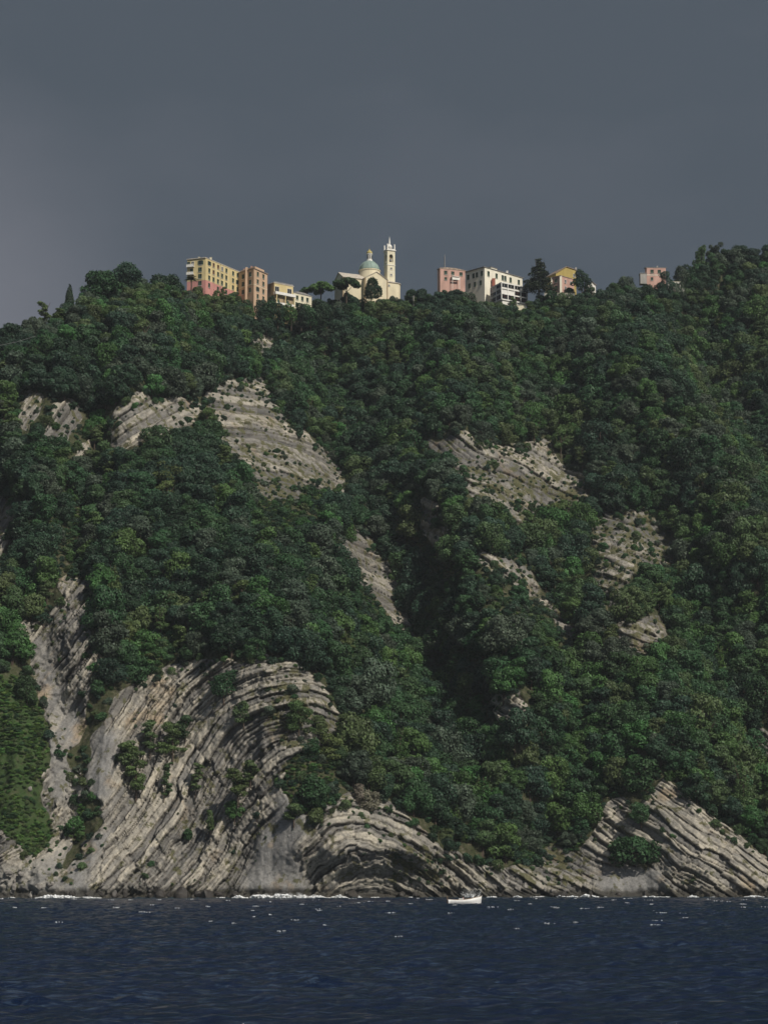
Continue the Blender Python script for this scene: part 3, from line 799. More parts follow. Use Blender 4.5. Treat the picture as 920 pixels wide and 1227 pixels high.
# --- where trees stand: even spacing over the real slope
cellw = 0.5
A_x = np.abs(Xg) < 215
gy_, gx_ = np.gradient(Yg)
dxs_ = np.gradient(Xg, axis=1); dzs_ = np.gradient(Zg, axis=0)
area = np.abs(dxs_ * dzs_) * np.sqrt(1 + (np.gradient(Y - rel * rk * 0, axis=0) / np.maximum(dzs_, 1e-6)).clip(-2.2, 2.2) ** 2)
ok = A_x & (Zg > 3)
pr = np.where(ok, area, 0).ravel(); pr = pr / pr.sum()
def scatter(n, rmin, seed, sizes=None):
    """points spread evenly over the slope; with sizes, big ones are set first and keep more room"""
    r = np.random.default_rng(seed)
    idx = r.choice(pr.size, n, p=pr)
    P = np.stack([Xg.flat[idx], Yg.flat[idx], Zg.flat[idx]], 1)
    P[:, 0] += r.uniform(-.2, .2, n)
    q = np.full(n, rmin) if sizes is None else rmin * sizes(r, n)
    if sizes is not None:
        o_ = np.argsort(-q, kind='stable'); P, q = P[o_], q[o_]
    cw_ = float(q.max()); cells, keep = {}, []
    for k in range(n):
        x, y, z = P[k]; c = (int(x // cw_), int(y // cw_), int(z // cw_)); good = True; qk = q[k]
        for a in (-1, 0, 1):
            for b in (-1, 0, 1):
                for d in (-1, 0, 1):
                    for (x2, y2, z2, q2) in cells.get((c[0] + a, c[1] + b, c[2] + d), ()):
                        m_ = (qk + q2) * .5
                        if (x2 - x) ** 2 + (y2 - y) ** 2 + (z2 - z) ** 2 < m_ * m_: good = False; break
                    if not good: break
                if not good: break
            if not good: break
        if good:
            cells.setdefault(c, []).append((x, y, z, qk)); keep.append(k)
    return (P[keep], q[keep] / rmin) if sizes is not None else P[keep]
# masks for crowns (hard, in the photograph's outline of open ground) are looked up where the crown will show
M_OPEN = np.maximum(M_ROCK_H, M_GRASS_H); M_EDGE = box_blur(M_ROCK_H, 7)
clear_px = [(216, 322, 241, 345), (74, 335, 93, 358), (432, 330, 458, 356), (402, 325, 428, 350), (222, 305, 290, 349), (286, 318, 322, 358), (318, 335, 377, 356), (398, 320, 484, 356), (522, 318, 560, 346), (556, 315, 634, 362), (657, 318, 695, 346), (772, 320, 798, 338), (703, 336, 716, 347)]
OFF = np.array([(0, 0)] + [(math.cos(a) * q, math.sin(a) * q) for q in (.5, .95) for a in np.linspace(0, 2 * math.pi, 8, endpoint=False)])
def cand_trees():
    P, SZ = scatter(52000, 3.9, 21, lambda r_, n_: np.where(r_.random(n_) < .010, r_.uniform(1.35, 1.7, n_), r_.uniform(.55, 1.3, n_)))
    out = []
    r = np.random.default_rng(5)
    tone_f = fbm(P[:, 0] / 22, P[:, 2] / 22, 401, 3); tone_g = r.random(len(P))
    bright_f = fbm(P[:, 0] / 30, P[:, 2] / 16, 411, 3)
    ppx, ppy = project(P[:, 0], P[:, 1], P[:, 2])
    sunny = np.exp(-(seg_dist(ppx, ppy, [(700, 380), (762, 470), (850, 560), (900, 680)]) / 34) ** 2)      # lit spur: its sunlight is put into paler leaf tones
    for k, p in enumerate(P):
        s = SZ[k] * .98
        if p[2] > .90 * float(np.interp(p[0], cx, cz)): s = min(s, .95)
        px, py = project(p[0], p[1], p[2] + 2.6 * s)
        # how much of the crown, as seen, would stand before open ground
        ppm = F / (p[1] * 1.02)
        ax_ = px + OFF[:, 0] * 3.3 * s * ppm; ay_ = py + OFF[:, 1] * 3.2 * s * ppm
        ov = msample(M_OPEN, ax_, ay_)
        if ov.mean() > .15 or ov[0] > .6: continue
        sc_ = msample(M_SCRUB, np.array([px]), np.array([py]))[0]
        if sc_ > .4 and r.random() < .72: continue
        if sc_ > .4: s *= .7
        hit = False
        for (a, b, c, d) in clear_px:                 # keep the house fronts open
            ptop = project(p[0], p[1], p[2] + 9.3 * s)
            if a - 6 < ptop[0] < c + 6 and b - 60 < ptop[1] < d - 5:
                for s2 in (.8, .65, .5, .38, .28, .2):
                    pt = project(p[0], p[1], p[2] + 9.3 * s * s2)
                    if pt[1] > d - 5: s *= s2; break
                else: hit = True
                break
        if hit: continue
        tv = tone_f[k] * .8 + (tone_g[k] - .5) * 1.0 + .35 * sunny[k]
        low = np.clip((py - 560) / 300, 0, 1)
        if tv < -.30: tone = 'dark' if r.random() < .75 else 'grey'
        elif tv < .12: tone = ('bright' if r.random() < .22 * low else 'mid') if r.random() < .35 + .5 * low else 'dark'
        elif tv < .34: tone = 'bright' if r.random() < .25 + .5 * low else 'mid'
        else: tone = 'grey' if r.random() < .5 - .35 * low else 'olive' if r.random() < .6 else 'bright'
        if bright_f[k] > .22 and r.random() < .4: tone = 'olive' if r.random() < .5 else 'bright'
        kind = 'broadleaf'
        pine_p = .03 + .12 * (bright_f[k] > .25) + .10 * (py > 760) * (px < 420)
        if r.random() < pine_p: kind = 'pine'; tone = 'pine' if r.random() < .6 else 'olive'
        elif r.random() < .012 and py > 600: kind = 'conifer'; tone = 'pine' if r.random() < .5 else 'bright'
        if kind != 'broadleaf': s = min(s, 1.08)
        opts = [i for i, q in enumerate(PROTO[kind]) if q[2] == tone]
        out.append(dict(p=p, s=s, rz=r.uniform(0, 6.28), kind=kind, tone=tone, v=int(r.choice(opts)), px=px, py=py, sq=r.uniform(.85, 1.2)))
    return out
TREES = cand_trees()
def cand_shrubs():
    P = scatter(90000, 2.1, 22); out = []; r = np.random.default_rng(6)
    px, py = project(P[:, 0], P[:, 1], P[:, 2] + .8)
    gl_ = .55 * fbm(gsample(TF, px, py) / 34, gsample(SF, px, py) / 9, 431, 3) + .6 * fbm(P[:, 0] / 9, P[:, 2] / 7, 433, 3)
    rk_ = msample(M_ROCK, px, py); gs_ = msample(M_GRASS_H, px, py); sc_ = msample(M_SCRUB, px, py); eg_ = msample(M_EDGE, px, py)
    for k, p in enumerate(P):
        if rk_[k] > .5:
            edge = eg_[k] < .86
            if not (gl_[k] > .25 - .12 * (p[2] > 75) or (edge and gl_[k] > -.15) or (sc_[k] > .4 and gl_[k] > -.12)): continue
            s = (.18 + .22 * r.exponential()) * (1.3 if edge else 1); s = min(s, 1.1)
        elif gs_[k] > .5:
            s = r.uniform(.2, .5) if gl_[k] < .25 else r.uniform(.4, .85)
        else:
            if r.random() < .3: continue
            s = r.uniform(.6, 1.25)
        tone = r.choice(['dark', 'mid', 'bright', 'olive', 'grey'], p=[.2, .3, .15, .22, .13] if rk_[k] > .5 or gs_[k] > .5 else [.38, .34, .08, .08, .12])
        if gs_[k] > .5: tone = r.choice(['mid', 'bright', 'olive', 'fresh'])
        opts = [i for i, q in enumerate(PROTO['shrub']) if q[2] == tone]
        out.append(dict(p=p, s=s, rz=r.uniform(0, 6.28), kind='shrub', tone=tone, v=int(r.choice(opts)), px=px[k], py=py[k], sq=r.uniform(.8, 1.2)))
    return out
SHRUBS = cand_shrubs()
def cand_grass():
    P = scatter(260000, .72, 23); out = []; r = np.random.default_rng(8)
    px, py = project(P[:, 0], P[:, 1], P[:, 2] + .3)
    gs_ = msample(M_GRASS_H, px, py); f = fbm(P[:, 0] / 7, P[:, 2] / 7, 441, 3)
    sc_ = msample(M_SCRUB, px, py); rk_ = msample(M_ROCK, px, py)
    for k, p in enumerate(P):
        g = gs_[k] > .5
        if not g and not (sc_[k] > .5 and rk_[k] < .5): continue
        if f[k] < -.42: continue
        s = r.uniform(.32, .62) * (1.5 if f[k] > .2 and r.random() < .3 else 1)
        tone = r.choice(['mid', 'fresh', 'olive', 'dark'], p=[.15, .6, .25, .0] if g else [.35, .15, .25, .25])
        opts = [i for i, q in enumerate(PROTO['shrub']) if q[2] == tone]
        out.append(dict(p=p, s=s, rz=r.uniform(0, 6.28), kind='shrub', tone=tone, v=int(r.choice(opts)), px=px[k], py=py[k], sq=r.uniform(.45, .8)))
    return out
SHRUBS += cand_grass()

# --- the nearest trees in view are objects of their own, described by the landmarks they stand by
LM = [(320, 1030, 'the big smooth grey slab'), (100, 1035, 'the tilted slab by the scree'), (200, 980, 'the steep striped beds'), (310, 815, 'the arched cliff top'),
      (400, 850, 'the cliff shoulder'), (445, 1010, 'the small rock arch'), (560, 1050, 'the white boat'), (640, 1045, 'the rubble shore'), (790, 950, 'the pointed headland'),
      (880, 1030, 'the headland foot'), (735, 975, 'the upright pale beds'), (608, 855, 'the small pale scar'), (50, 800, 'the scree gully'), (20, 930, 'the green grass slope'),
      (460, 710, 'the midslope rock rib'), (640, 700, 'the scrubby ledge'), (770, 765, 'the lowest dark crag'), (90, 705, 'the rubble chute'), (340, 520, 'the upper layered cliff'), (600, 570, 'the curled rock fold'), (755, 650, 'the dark layered crag')]
TW = {'dark': 'deep green', 'mid': 'mid green', 'bright': 'fresh green', 'olive': 'olive green', 'grey': 'greyish green', 'pine': 'yellowish green'}
KW = {'broadleaf': 'round crowned tree', 'pine': 'open branched pine', 'conifer': 'cone shaped conifer'}
def place_words(px, py):
    ds = sorted(LM, key=lambda q: math.hypot(q[0] - px, q[1] - py))
    a, b = ds[0], ds[1]
    dx, dy = px - a[0], py - a[1]
    rel_ = 'above' if dy < -abs(dx) * .8 else 'below' if dy > abs(dx) * .8 else 'beside'
    return rel_, a[2], b[2]
def make_tree(name, cat, crown, trunk, p, s, rz, sq, label, group=None):
    o = empty(name, p, rz)
    o.scale = (s, s, s * sq)
    tag(o, label, cat, group)
    link('trunk', trunk, o); link('crown', crown, o)
    return o
def depth_key(t): return t['p'][1] + (0 if t['p'][0] else 0)
inview = [t for t in TREES if -8 < t['px'] < 928]
def choose(kind, n):
    c = sorted([t for t in inview if t['kind'] == kind], key=depth_key)
    return c[:n]
singles = choose('broadleaf', 296) + choose('pine', 270) + choose('conifer', 200)
ids = set(id(t) for t in singles)
names = {'broadleaf': ('broadleaf_tree', 'tree'), 'pine': ('pine_tree', 'pine'), 'conifer': ('conifer_tree', 'conifer')}
for t in singles:
    rel_, a, b = place_words(t['px'], t['py'])
    sz = 'small ' if t['s'] < .74 else 'large ' if t['s'] > 1.0 else ''
    lab = f"{sz}{TW[t['tone']]} {KW[t['kind']]} {rel_} {a}, towards {b}"
    if len(lab.replace(',', '').split()) > 16: lab = f"{sz}{TW[t['tone']]} {KW[t['kind']]} {rel_} {a}"
    t['lab'] = lab
from collections import Counter
ORD = ['', 'second ', 'third ', 'fourth ', 'fifth ', 'sixth ', 'seventh ', 'eighth ', 'ninth ', 'tenth ', 'eleventh ', 'twelfth ', 'thirteenth ', 'fourteenth ']
cnt = Counter(t['lab'] for t in singles); byl = {}
for t in sorted(singles, key=lambda t: min(math.hypot(q[0] - t['px'], q[1] - t['py']) for q in LM)):
    if cnt[t['lab']] > 1:
        k = byl.get(t['lab'], 0); byl[t['lab']] = k + 1
        lab = ORD[min(k, 13)] + 'nearest ' + t['lab'].replace('round crowned', 'round').replace('open branched ', '').replace('cone shaped ', '').replace(',', '')
        t['lab2'] = lab if len(lab.split()) <= 16 else lab[:lab.index(' towards')]
dup = Counter(t.get('lab2', t['lab']) for t in singles)
for t in singles:
    c, tm, _ = PROTO[t['kind']][t['v']]
    g = {'broadleaf': 'round crowned trees on the lower wooded slope', 'pine': 'pines in the wood', 'conifer': 'cone shaped conifers in the wood'}[t['kind']]
    make_tree(names[t['kind']][0], names[t['kind']][1], c, tm, t['p'], t['s'], t['rz'], t['sq'], t.get('lab2', t['lab']), g)

# --- all the farther ones: one forest, one undergrowth
def scatter_object(name, items, protos_by_kind, label):
    keys = []; col = bpy.data.collections.new(name + '_shapes')
    for kind in protos_by_kind:
        for i, (c, tm, tone) in enumerate(PROTO[kind]):
            keys.append((kind, i))
            ob = bpy.data.objects.new('shape_%03d' % len(keys), join_mesh('tree_shape', c, tm))
            col.objects.link(ob)
    ki = {k: i for i, k in enumerate(keys)}
    me = bpy.data.meshes.new(name)
    me.vertices.add(len(items))
    me.vertices.foreach_set('co', np.array([t['p'] for t in items], np.float32).ravel())
    a = me.attributes.new('pick', 'INT', 'POINT'); a.data.foreach_set('value', np.array([ki[(t['kind'], t['v'])] for t in items], np.int32))
    a = me.attributes.new('turn', 'FLOAT', 'POINT'); a.data.foreach_set('value', np.array([t['rz'] for t in items], np.float32))
    a = me.attributes.new('size', 'FLOAT_VECTOR', 'POINT'); a.data.foreach_set('vector', np.array([(t['s'], t['s'], t['s'] * t['sq']) for t in items], np.float32).ravel())
    ob = link(name, me)
    ng = bpy.data.node_groups.new(name, 'GeometryNodeTree')
    ng.interface.new_socket('Geometry', in_out='INPUT', socket_type='NodeSocketGeometry'); ng.interface.new_socket('Geometry', in_out='OUTPUT', socket_type='NodeSocketGeometry')
    n, l = ng.nodes, ng.links
    gi, go = N('NodeGroupInput', n), N('NodeGroupOutput', n)
    ci = N('GeometryNodeCollectionInfo', n); ci.inputs['Collection'].default_value = col; ci.inputs['Separate Children'].default_value = True; ci.inputs['Reset Children'].default_value = True
    ip = N('GeometryNodeInstanceOnPoints', n); ip.inputs['Pick Instance'].default_value = True
    def attr(nm, ty):
        q = N('GeometryNodeInputNamedAttribute', n, data_type=ty); q.inputs['Name'].default_value = nm
        return [s_ for s_ in q.outputs if s_.enabled and s_.name == 'Attribute'][0]
    cx_ = N('ShaderNodeCombineXYZ', n); l.new(attr('turn', 'FLOAT'), cx_.inputs['Z'])
    e2r = N('FunctionNodeEulerToRotation', n); l.new(cx_.outputs[0], e2r.inputs[0])
    l.new(gi.outputs[0], ip.inputs['Points']); l.new(ci.outputs[0], ip.inputs['Instance'])
    l.new(attr('pick', 'INT'), ip.inputs['Instance Index']); l.new(e2r.outputs[0], ip.inputs['Rotation']); l.new(attr('size', 'FLOAT_VECTOR'), ip.inputs['Scale'])
    l.new(ip.outputs[0], go.inputs[0])
    md = ob.modifiers.new('scatter', 'NODES'); md.node_group = ng
    return tag(ob, label, kind='stuff')
scatter_object('forest', [t for t in TREES if id(t) not in ids], ('broadleaf', 'pine', 'conifer'), 'dense mixed evergreen wood covering the upper hillside')
scatter_object('undergrowth', SHRUBS, ('shrub',), 'low shrubs and scrub between the trees and on rock ledges')
print('trees', len(TREES), 'in view', len(inview), 'singles', len(singles), 'shrubs', len(SHRUBS), 'labels', len(cnt))

# ------------------------------------------------------------------ village on the crest
WALL = {k: plaster('plaster_' + k, c, v, .45) for k, c, v in (
    ('yellow', (.66, .545, .29), .10), ('pink', (.55, .265, .235), .10), ('tan', (.58, .41, .28), .10), ('cream', (.74, .665, .48), .08), ('salmon', (.55, .345, .285), .14),
    ('ochre', (.44, .345, .12), .10), ('white', (.80, .78, .72), .08), ('pale', (.74, .69, .52), .08), ('brown', (.40, .31, .20), .12), ('grey', (.42, .40, .37), .15), ('brick', (.33, .12, .085), .15), ('straw', (.80, .765, .64), .08))}
ROOFM = {'tile': plaster('roof_tile', (.30, .235, .185), .25, 1.2), 'slate': plaster('roof_slate', (.21, .205, .195), .2, 1.2), 'pale': plaster('roof_pale', (.52, .47, .40), .15, 1.0)}
COPPER = plaster('copper_green', (.27, .36, .315), .15, .8, .6)
GOLD = plaster('gilded', (.50, .42, .16), .15, .8, .5)
GLASS, _n, _l, _b = new_mat('window_glass', .12, .5); _b.inputs['Base Color'].default_value = (.018, .02, .022, 1)
SHUT = plaster('shutter_green', (.055, .085, .06), .2, 2)
SHUTB = plaster('shutter_brown', (.15, .085, .05), .2, 2)
FRAMEW = plaster('frame_white', (.78, .77, .73), .06, 2)
DARKRED = plaster('frame_oxblood', (.13, .045, .035), .2, 2)
METAL = plaster('grey_metal', (.22, .22, .22), .2, 3, .5)

WCACHE = {}
def window_mesh(w, h, style):
    k = (round(w, 2), round(h, 2), style)
    if k in WCACHE: return WCACHE[k]
    fr = {'green': SHUT, 'brown': SHUTB, 'white': FRAMEW, 'open': SHUT, 'red': DARKRED, 'arch': FRAMEW}[style]
    m = MB()                                         # local: x along the wall, y out of the wall towards -y, z up
    t = .09
    for a, b, c, d in ((-w / 2 - t / 2, 0, t, h + 2 * t), (w / 2 + t / 2, 0, t, h + 2 * t), (0, h / 2 + t / 2, w, t), (0, -h / 2 - t / 2, w, t)):
        m.box((a, -.04, b), (c, .10, d), 1)
    m.box((0, .0, 0), (w, .05, h), 0)                # pane, set back in its frame
    m.box((0, -.045, 0), (.06, .05, h), 1)
    m.box((0, -.10, -h / 2 - t - .04), (w + .4, .24, .08), 2)   # sill
    if style == 'open':
        for s in (-1, 1): m.box((s * (w * .5 + t + w * .24), -.05, 0), (w * .46, .06, h), 1)
    if style in ('green', 'brown'):
        m.box((-w * .26, -.055, 0), (w * .44, .05, h * .98), 1); m.box((w * .26, -.055, -h * .22), (w * .44, .05, h * .52), 1)
    WCACHE[k] = m.mesh('window', [GLASS, fr, FRAMEW]); return WCACHE[k]
class House:
    def __init__(s, name, origin, label, cat='house', group=None):
        s.O = Vector(origin); s.e = tag(empty(name, s.O), label, cat, group)
    def part(s, name, mb, mats, smooth=False, parent=None):
        return mb.build(name, mats, parent or s.e, smooth)
    def loc(s, p): return Vector(p) - s.O
    def window(s, a, b, u, z, w, h, style='green', name='window'):
        """on the wall running from a to b (world points), a fraction u along it, at world height z"""
        a, b = Vector(a), Vector(b); d = (b - a); d.z = 0; d.normalize()
        p = a.lerp(b, u); p.z = z
        n = Vector((d.y, -d.x, 0))
        o = link(name, window_mesh(w, h, style), s.e, s.loc(p + n * .03)); o.rotation_euler = (0, 0, math.atan2(d.y, d.x)); return o
def zat(px, row, y): return at_y(px, row, y).z
def rect_from(A, B, C):
    """footprint of a block from three roof corners: outer end A, front corner B, far end C (left face A-B, right face B-C)"""
    return [A, B, C, A + (C - B)]
def roof_slab(poly, z, over, th=.3):
    c = sum((Vector(p[:2]) for p in poly), Vector((0, 0))) / len(poly)
    out = [(p[0] + (Vector(p[:2]) - c).normalized()[0] * over, p[1] + (Vector(p[:2]) - c).normalized()[1] * over) for p in poly]
    return out
def block(name, label, A, B, C, y, height, wall, roof='tile', over=.5, cat='house', base=None, hip=0.0, walls2=None):
    pB = at_y(B[0], B[1], y); zt = pB.z
    pA, pC = at_z(A[0], A[1], zt), at_z(C[0], C[1], zt)
    P = rect_from(pA, pB, pC)
    H = House(name, (pB.x, pB.y, zt - height), label, cat)
    L = [H.loc(p) for p in P]
    H.P, H.zt, H.h = P, zt, height
    if walls2:                                      # lower storey in another colour
        wl2, hh = walls2
        H.part('base_wall', MB().prism([(p.x, p.y) for p in L], -7, hh - .002), WALL[wl2])
        c = sum(L, Vector()) / 4
        H.part('wall', MB().prism([(p.x + (p.x - c.x) * .004, p.y + (p.y - c.y) * .004) for p in L], hh, height), WALL[wall])
    else:
        H.part('wall', MB().prism([(p.x, p.y) for p in L], -7, height), WALL[wall])
    if roof:
        ov = roof_slab([(p.x, p.y) for p in L], 0, over)
        m = MB().prism(ov, height + .002, height + .28)
        if hip:
            c = sum((Vector(q) for q in ov), Vector((0, 0))) / 4
            m.prism(ov, height + .282, height + .28 + hip, top=[tuple(c + (Vector(q) - c) * .35) for q in ov])
        H.part('roof', m, ROOFM[roof])
    return H

# --- yellow apartment block with the pink ground floor
hy = block('apartment_building', 'long yellow apartment block with pink lower storey beside the palm', (224.5, 311.2), (246.7, 308.9), (287.2, 326.0), 826, 14.6, 'yellow', 'pale', .45, 'building', walls2=('pink', 6.1))
A_, B_, C_, D_ = hy.P
for k, u in enumerate((.10, .225, .355, .475, .60, .80, .935)):
    for j, dz in enumerate((1.55, 4.35, 7.15, 10.1)):
        if j == 3 and k not in (0, 2, 4): continue
        st = 'open' if (k, j) in ((6, 1), (0, 0)) else 'brown' if (k, j) in ((1, 0), (1, 1), (2, 0)) else 'white' if (k, j) in ((3, 0),) else 'green'
        hy.window(B_, C_, u, hy.zt - dz, 1.05, 1.55 if j else 1.5, st)
for u, dz, w, st in ((.72, 1.6, 1.1, 'open'), (.70, 4.3, 1.3, 'green'), (.70, 6.9, 1.3, 'green'), (.70, 9.6, 1.2, 'green'), (.30, 1.7, 1.0, 'white'), (.08, 1.7, 1.0, 'green'), (.25, 4.5, 1.1, 'green')):
    hy.window(A_, B_, u, hy.zt - dz, w, 1.6, st)
d_ = (B_ - A_); d_.z = 0; d_.normalize(); n_ = Vector((d_.y, -d_.x, 0))
rotA = Matrix.Rotation(math.atan2(d_.y, d_.x), 4, 'Z')
for dz in (3.0, 6.0):
    p = hy.loc(A_.lerp(B_, .2)); p.z = hy.h - dz
    bal = hy.part('balcony', MB().box((0, -.5, 0), (3.0, 1.0, .16), 0, Matrix.Translation(p) @ rotA), FRAMEW)
    m = MB()
    for q in range(13): m.box((-1.45 + q * .242, -.96, .5), (.05, .05, .9), 0, Matrix.Translation(p) @ rotA)
    m.box((0, -.96, .98), (3.0, .07, .08), 0, Matrix.Translation(p) @ rotA); m.box((0, -.93, .5), (2.9, .02, .7), 0, Matrix.Translation(p) @ rotA)
    m.build('railing', [FRAMEW], bal)
for u, hh in ((.2, .9), (.66, 1.0)):
    p = hy.loc((A_ if u < .5 else B_).lerp(C_ if u > .5 else B_, .45 if u < .5 else .12)); c = hy.loc((A_ + C_) / 2)
    p = p.lerp(c, .2)
    hy.part('chimney', MB().box((p.x, p.y, hy.h + .28 + hh / 2), (.7, .7, hh)).box((p.x, p.y, hy.h + .32 + hh), (.95, .95, .12)), WALL['pale'])
p = hy.loc(B_.lerp(C_, .42)); p.z = hy.h / 2 + 2
dBC = (C_ - B_); dBC.z = 0; dBC.normalize()
hy.part('drainpipe', MB().tube([(p.x + dBC.y * .1, p.y - dBC.x * .1, 2), (p.x + dBC.y * .1, p.y - dBC.x * .1, hy.h - .2)], .07, 6), METAL)
pa = hy.loc(B_.lerp(C_, .86)); pa.z = 3.1
hy.part('awning', MB().box((0, -.7, 0), (4.2, 1.4, .12), 0, Matrix.Translation(pa) @ Matrix.Rotation(math.atan2(dBC.y, dBC.x), 4, 'Z')), DARKRED)

# --- tan apartment house next to it
ht = block('apartment_building', 'tan four storey apartment house joined to the yellow block', (286.0, 327.2), (304.3, 321.6), (320.4, 328.6), 838, 12.4, 'tan', 'tile', .4, 'building')
A_, B_, C_, D_ = ht.P
for u in (.30, .76):
    for j, dz in enumerate((1.9, 4.9, 8.0)): ht.window(A_, B_, u, ht.zt - dz, 1.15, 1.6, 'green')
for u in (.28, .70):
    for j, dz in enumerate((1.55, 4.5, 7.5, 10.3)): ht.window(B_, C_, u, ht.zt - dz, 1.1, 1.6, 'open' if (u < .5 and j == 2) else 'green')
cw_ = ht.loc(A_.lerp(B_, .55))
ht.part('stair_tower', MB().box((cw_.x - .2, cw_.y - .05, ht.h / 2 + .5), (.9, .8, ht.h + 1.6)), WALL['tan'])
pq = [ht.loc(A_.lerp(B_, t)).lerp(ht.loc(D_.lerp(C_, t)), v) for t, v in ((0, .12), (.96, .12), (.96, .8), (0, .8))]
ht.part('parapet', MB().prism([(p.x, p.y) for p in pq], ht.h + .285, ht.h + 1.3), WALL['tan'])
for t, v in ((.1, .3), (.35, .5), (.62, .25)):
    p = ht.loc(A_.lerp(B_, t)).lerp(ht.loc(D_.lerp(C_, t)), v)
    ht.part('chimney', MB().box((p.x, p.y, ht.h + 1.7), (.6, .6, .8)).box((p.x, p.y, ht.h + 2.15), (.8, .8, .1)), WALL['salmon'])
for dz in (6.1,):                                    # pale string courses
    q = [ht.loc(p) for p in ht.P]; c = sum(q, Vector()) / 4
    ht.part('string_course', MB().prism([(p.x + (p.x - c.x) * .012, p.y + (p.y - c.y) * .012) for p in q], ht.h - dz - .09, ht.h - dz + .09), WALL['pale'])

# --- villa with balcony and loggia
hv = block('villa', 'ochre flat roofed villa with white balcony over a columned loggia', (320.6, 341.5), (328.6, 338.8), (351.2, 343.2), 846, 8.4, 'yellow', 'pale', .35, 'villa')
A_, B_, C_, D_ = hv.P
d_ = (C_ - B_); d_.z = 0; ln = d_.length; d_.normalize(); ang = math.atan2(d_.y, d_.x)
def onwall(H, a, b, u, z): p = H.loc(Vector(a).lerp(Vector(b), u)); p.z = z; return Matrix.Translation(p) @ Matrix.Rotation(ang, 4, 'Z')
Mx = onwall(hv, B_, C_, .5, 0)
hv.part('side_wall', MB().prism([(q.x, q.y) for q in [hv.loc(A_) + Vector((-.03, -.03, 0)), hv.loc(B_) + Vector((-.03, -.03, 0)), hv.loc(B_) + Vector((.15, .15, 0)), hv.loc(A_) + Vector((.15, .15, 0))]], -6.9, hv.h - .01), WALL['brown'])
bal = hv.part('balcony', MB().box((0, -.75, 3.9), (ln + .6, 1.5, .22), 0, Mx), FRAMEW)
m = MB().box((0, -1.45, 4.45), (ln + .6, .08, .85), 0, Mx)
for sx in (-1, 1): m.box((sx * (ln / 2 + .26), -.7, 4.45), (.08, 1.5, .85), 0, Mx)
m.build('railing', [FRAMEW], bal)
for u in (-.46, .0, .46): hv.part('column', MB().box((u * ln, -1.2, 1.6), (.3, .3, 4.3), 0, Mx), WALL['yellow'])
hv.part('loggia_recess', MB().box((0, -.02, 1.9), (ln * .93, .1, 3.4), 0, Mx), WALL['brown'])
lb = hv.part('loggia_rail', MB().box((0, -1.25, .35), (ln * .98, .1, .9), 0, Mx), FRAMEW)
for u in (.14, .80): hv.window(B_, C_, u, hv.zt - 2.4, 1.9, 2.3, 'white')
for u in (.2, .7): hv.window(B_, C_, u, hv.zt - 6.3, 1.2, 1.9, 'green')
hv.part('roof_railing', MB().box((0, .1, hv.h + .55), (ln, .06, .5), 0, Mx), METAL)

# --- low white house with grey shutters
hw = block('house', 'low white house with hipped roof beside the ochre villa', (347.5, 352.6), (351.6, 350.6), (373.4, 355.6), 852, 5.6, 'pale', 'slate', .35, 'house', hip=1.0)
A_, B_, C_, D_ = hw.P
for u in (.20, .48, .76): hw.window(B_, C_, u, hw.zt - 1.6, .95, 1.5, 'green')
hw.window(B_, C_, .17, hw.zt - 4.3, .9, 1.4, 'green')

# --- church
ph = R(24); U = Vector((math.cos(ph), math.sin(ph), 0)); Vv = Vector((-math.sin(ph), math.cos(ph), 0))
y0 = 868.0
o0 = at_y(411.2, 366, y0); zb = o0.z
ch = House('church', (o0.x, o0.y, zb), 'cream parish church with green copper dome and slim bell tower', 'church')
zE = zat(411.2, 331.2, y0) - zb
def cl(u, v, z): p = U * u + Vv * v; return (p.x, p.y, z)
def cprism(m, u0, u1, v0, v1, z0, z1, mi=0):
    return m.prism([cl(u0, v0, 0)[:2], cl(u1, v0, 0)[:2], cl(u1, v1, 0)[:2], cl(u0, v1, 0)[:2]], z0, z1, mi)
def gable(m, u0, u1, v0, v1, z, rise, along, mi=0):
    """triangular prism; along 'u' puts the ridge parallel to u"""
    if along == 'u':
        vm = (v0 + v1) / 2
        vs = [cl(u0, v0, z), cl(u0, v1, z), cl(u0, vm, z + rise), cl(u1, v0, z), cl(u1, v1, z), cl(u1, vm, z + rise)]
    else:
        um = (u0 + u1) / 2
        vs = [cl(u0, v0, z), cl(u1, v0, z), cl(um, v0, z + rise), cl(u0, v1, z), cl(u1, v1, z), cl(um, v1, z + rise)]
    return m.add(vs, [(0, 1, 2), (5, 4, 3), (0, 3, 4, 1), (1, 4, 5, 2), (2, 5, 3, 0)], mi)
def roof_planes(m, u0, u1, v0, v1, z, rise, along, over=.35, th=.16):
    if along == 'u':
        vm = (v0 + v1) / 2; k = rise / (vm - v0)
        for s, ve in ((-1, v0 - over), (1, v1 + over)):
            ze = z + .02 - over * k
            a, b = [cl(u0 - over, ve, ze), cl(u1 + over, ve, ze), cl(u1 + over, vm, z + .02 + rise), cl(u0 - over, vm, z + .02 + rise)], None
            m.add(a + [(p[0], p[1], p[2] + th) for p in a], [(0, 1, 2, 3), (7, 6, 5, 4), (0, 4, 5, 1), (1, 5, 6, 2), (2, 6, 7, 3), (3, 7, 4, 0)])
    else:
        um = (u0 + u1) / 2; k = rise / (um - u0)
        for ue in (u0 - over, u1 + over):
            ze = z + .02 - over * k
            a = [cl(ue, v0 - over, ze), cl(ue, v1, ze), cl(um, v1, z + .02 + rise), cl(um, v0 - over, z + .02 + rise)]
            m.add(a + [(p[0], p[1], p[2] + th) for p in a], [(0, 1, 2, 3), (7, 6, 5, 4), (0, 4, 5, 1), (1, 5, 6, 2), (2, 6, 7, 3), (3, 7, 4, 0)])
    return m
m = MB(); cprism(m, 0, 19, 0, 8.8, -3, zE); gable(m, 0, 19, 0, 8.8, zE + .001, 2.7, 'u')
nave = ch.part('nave_wall', m, WALL['cream'])
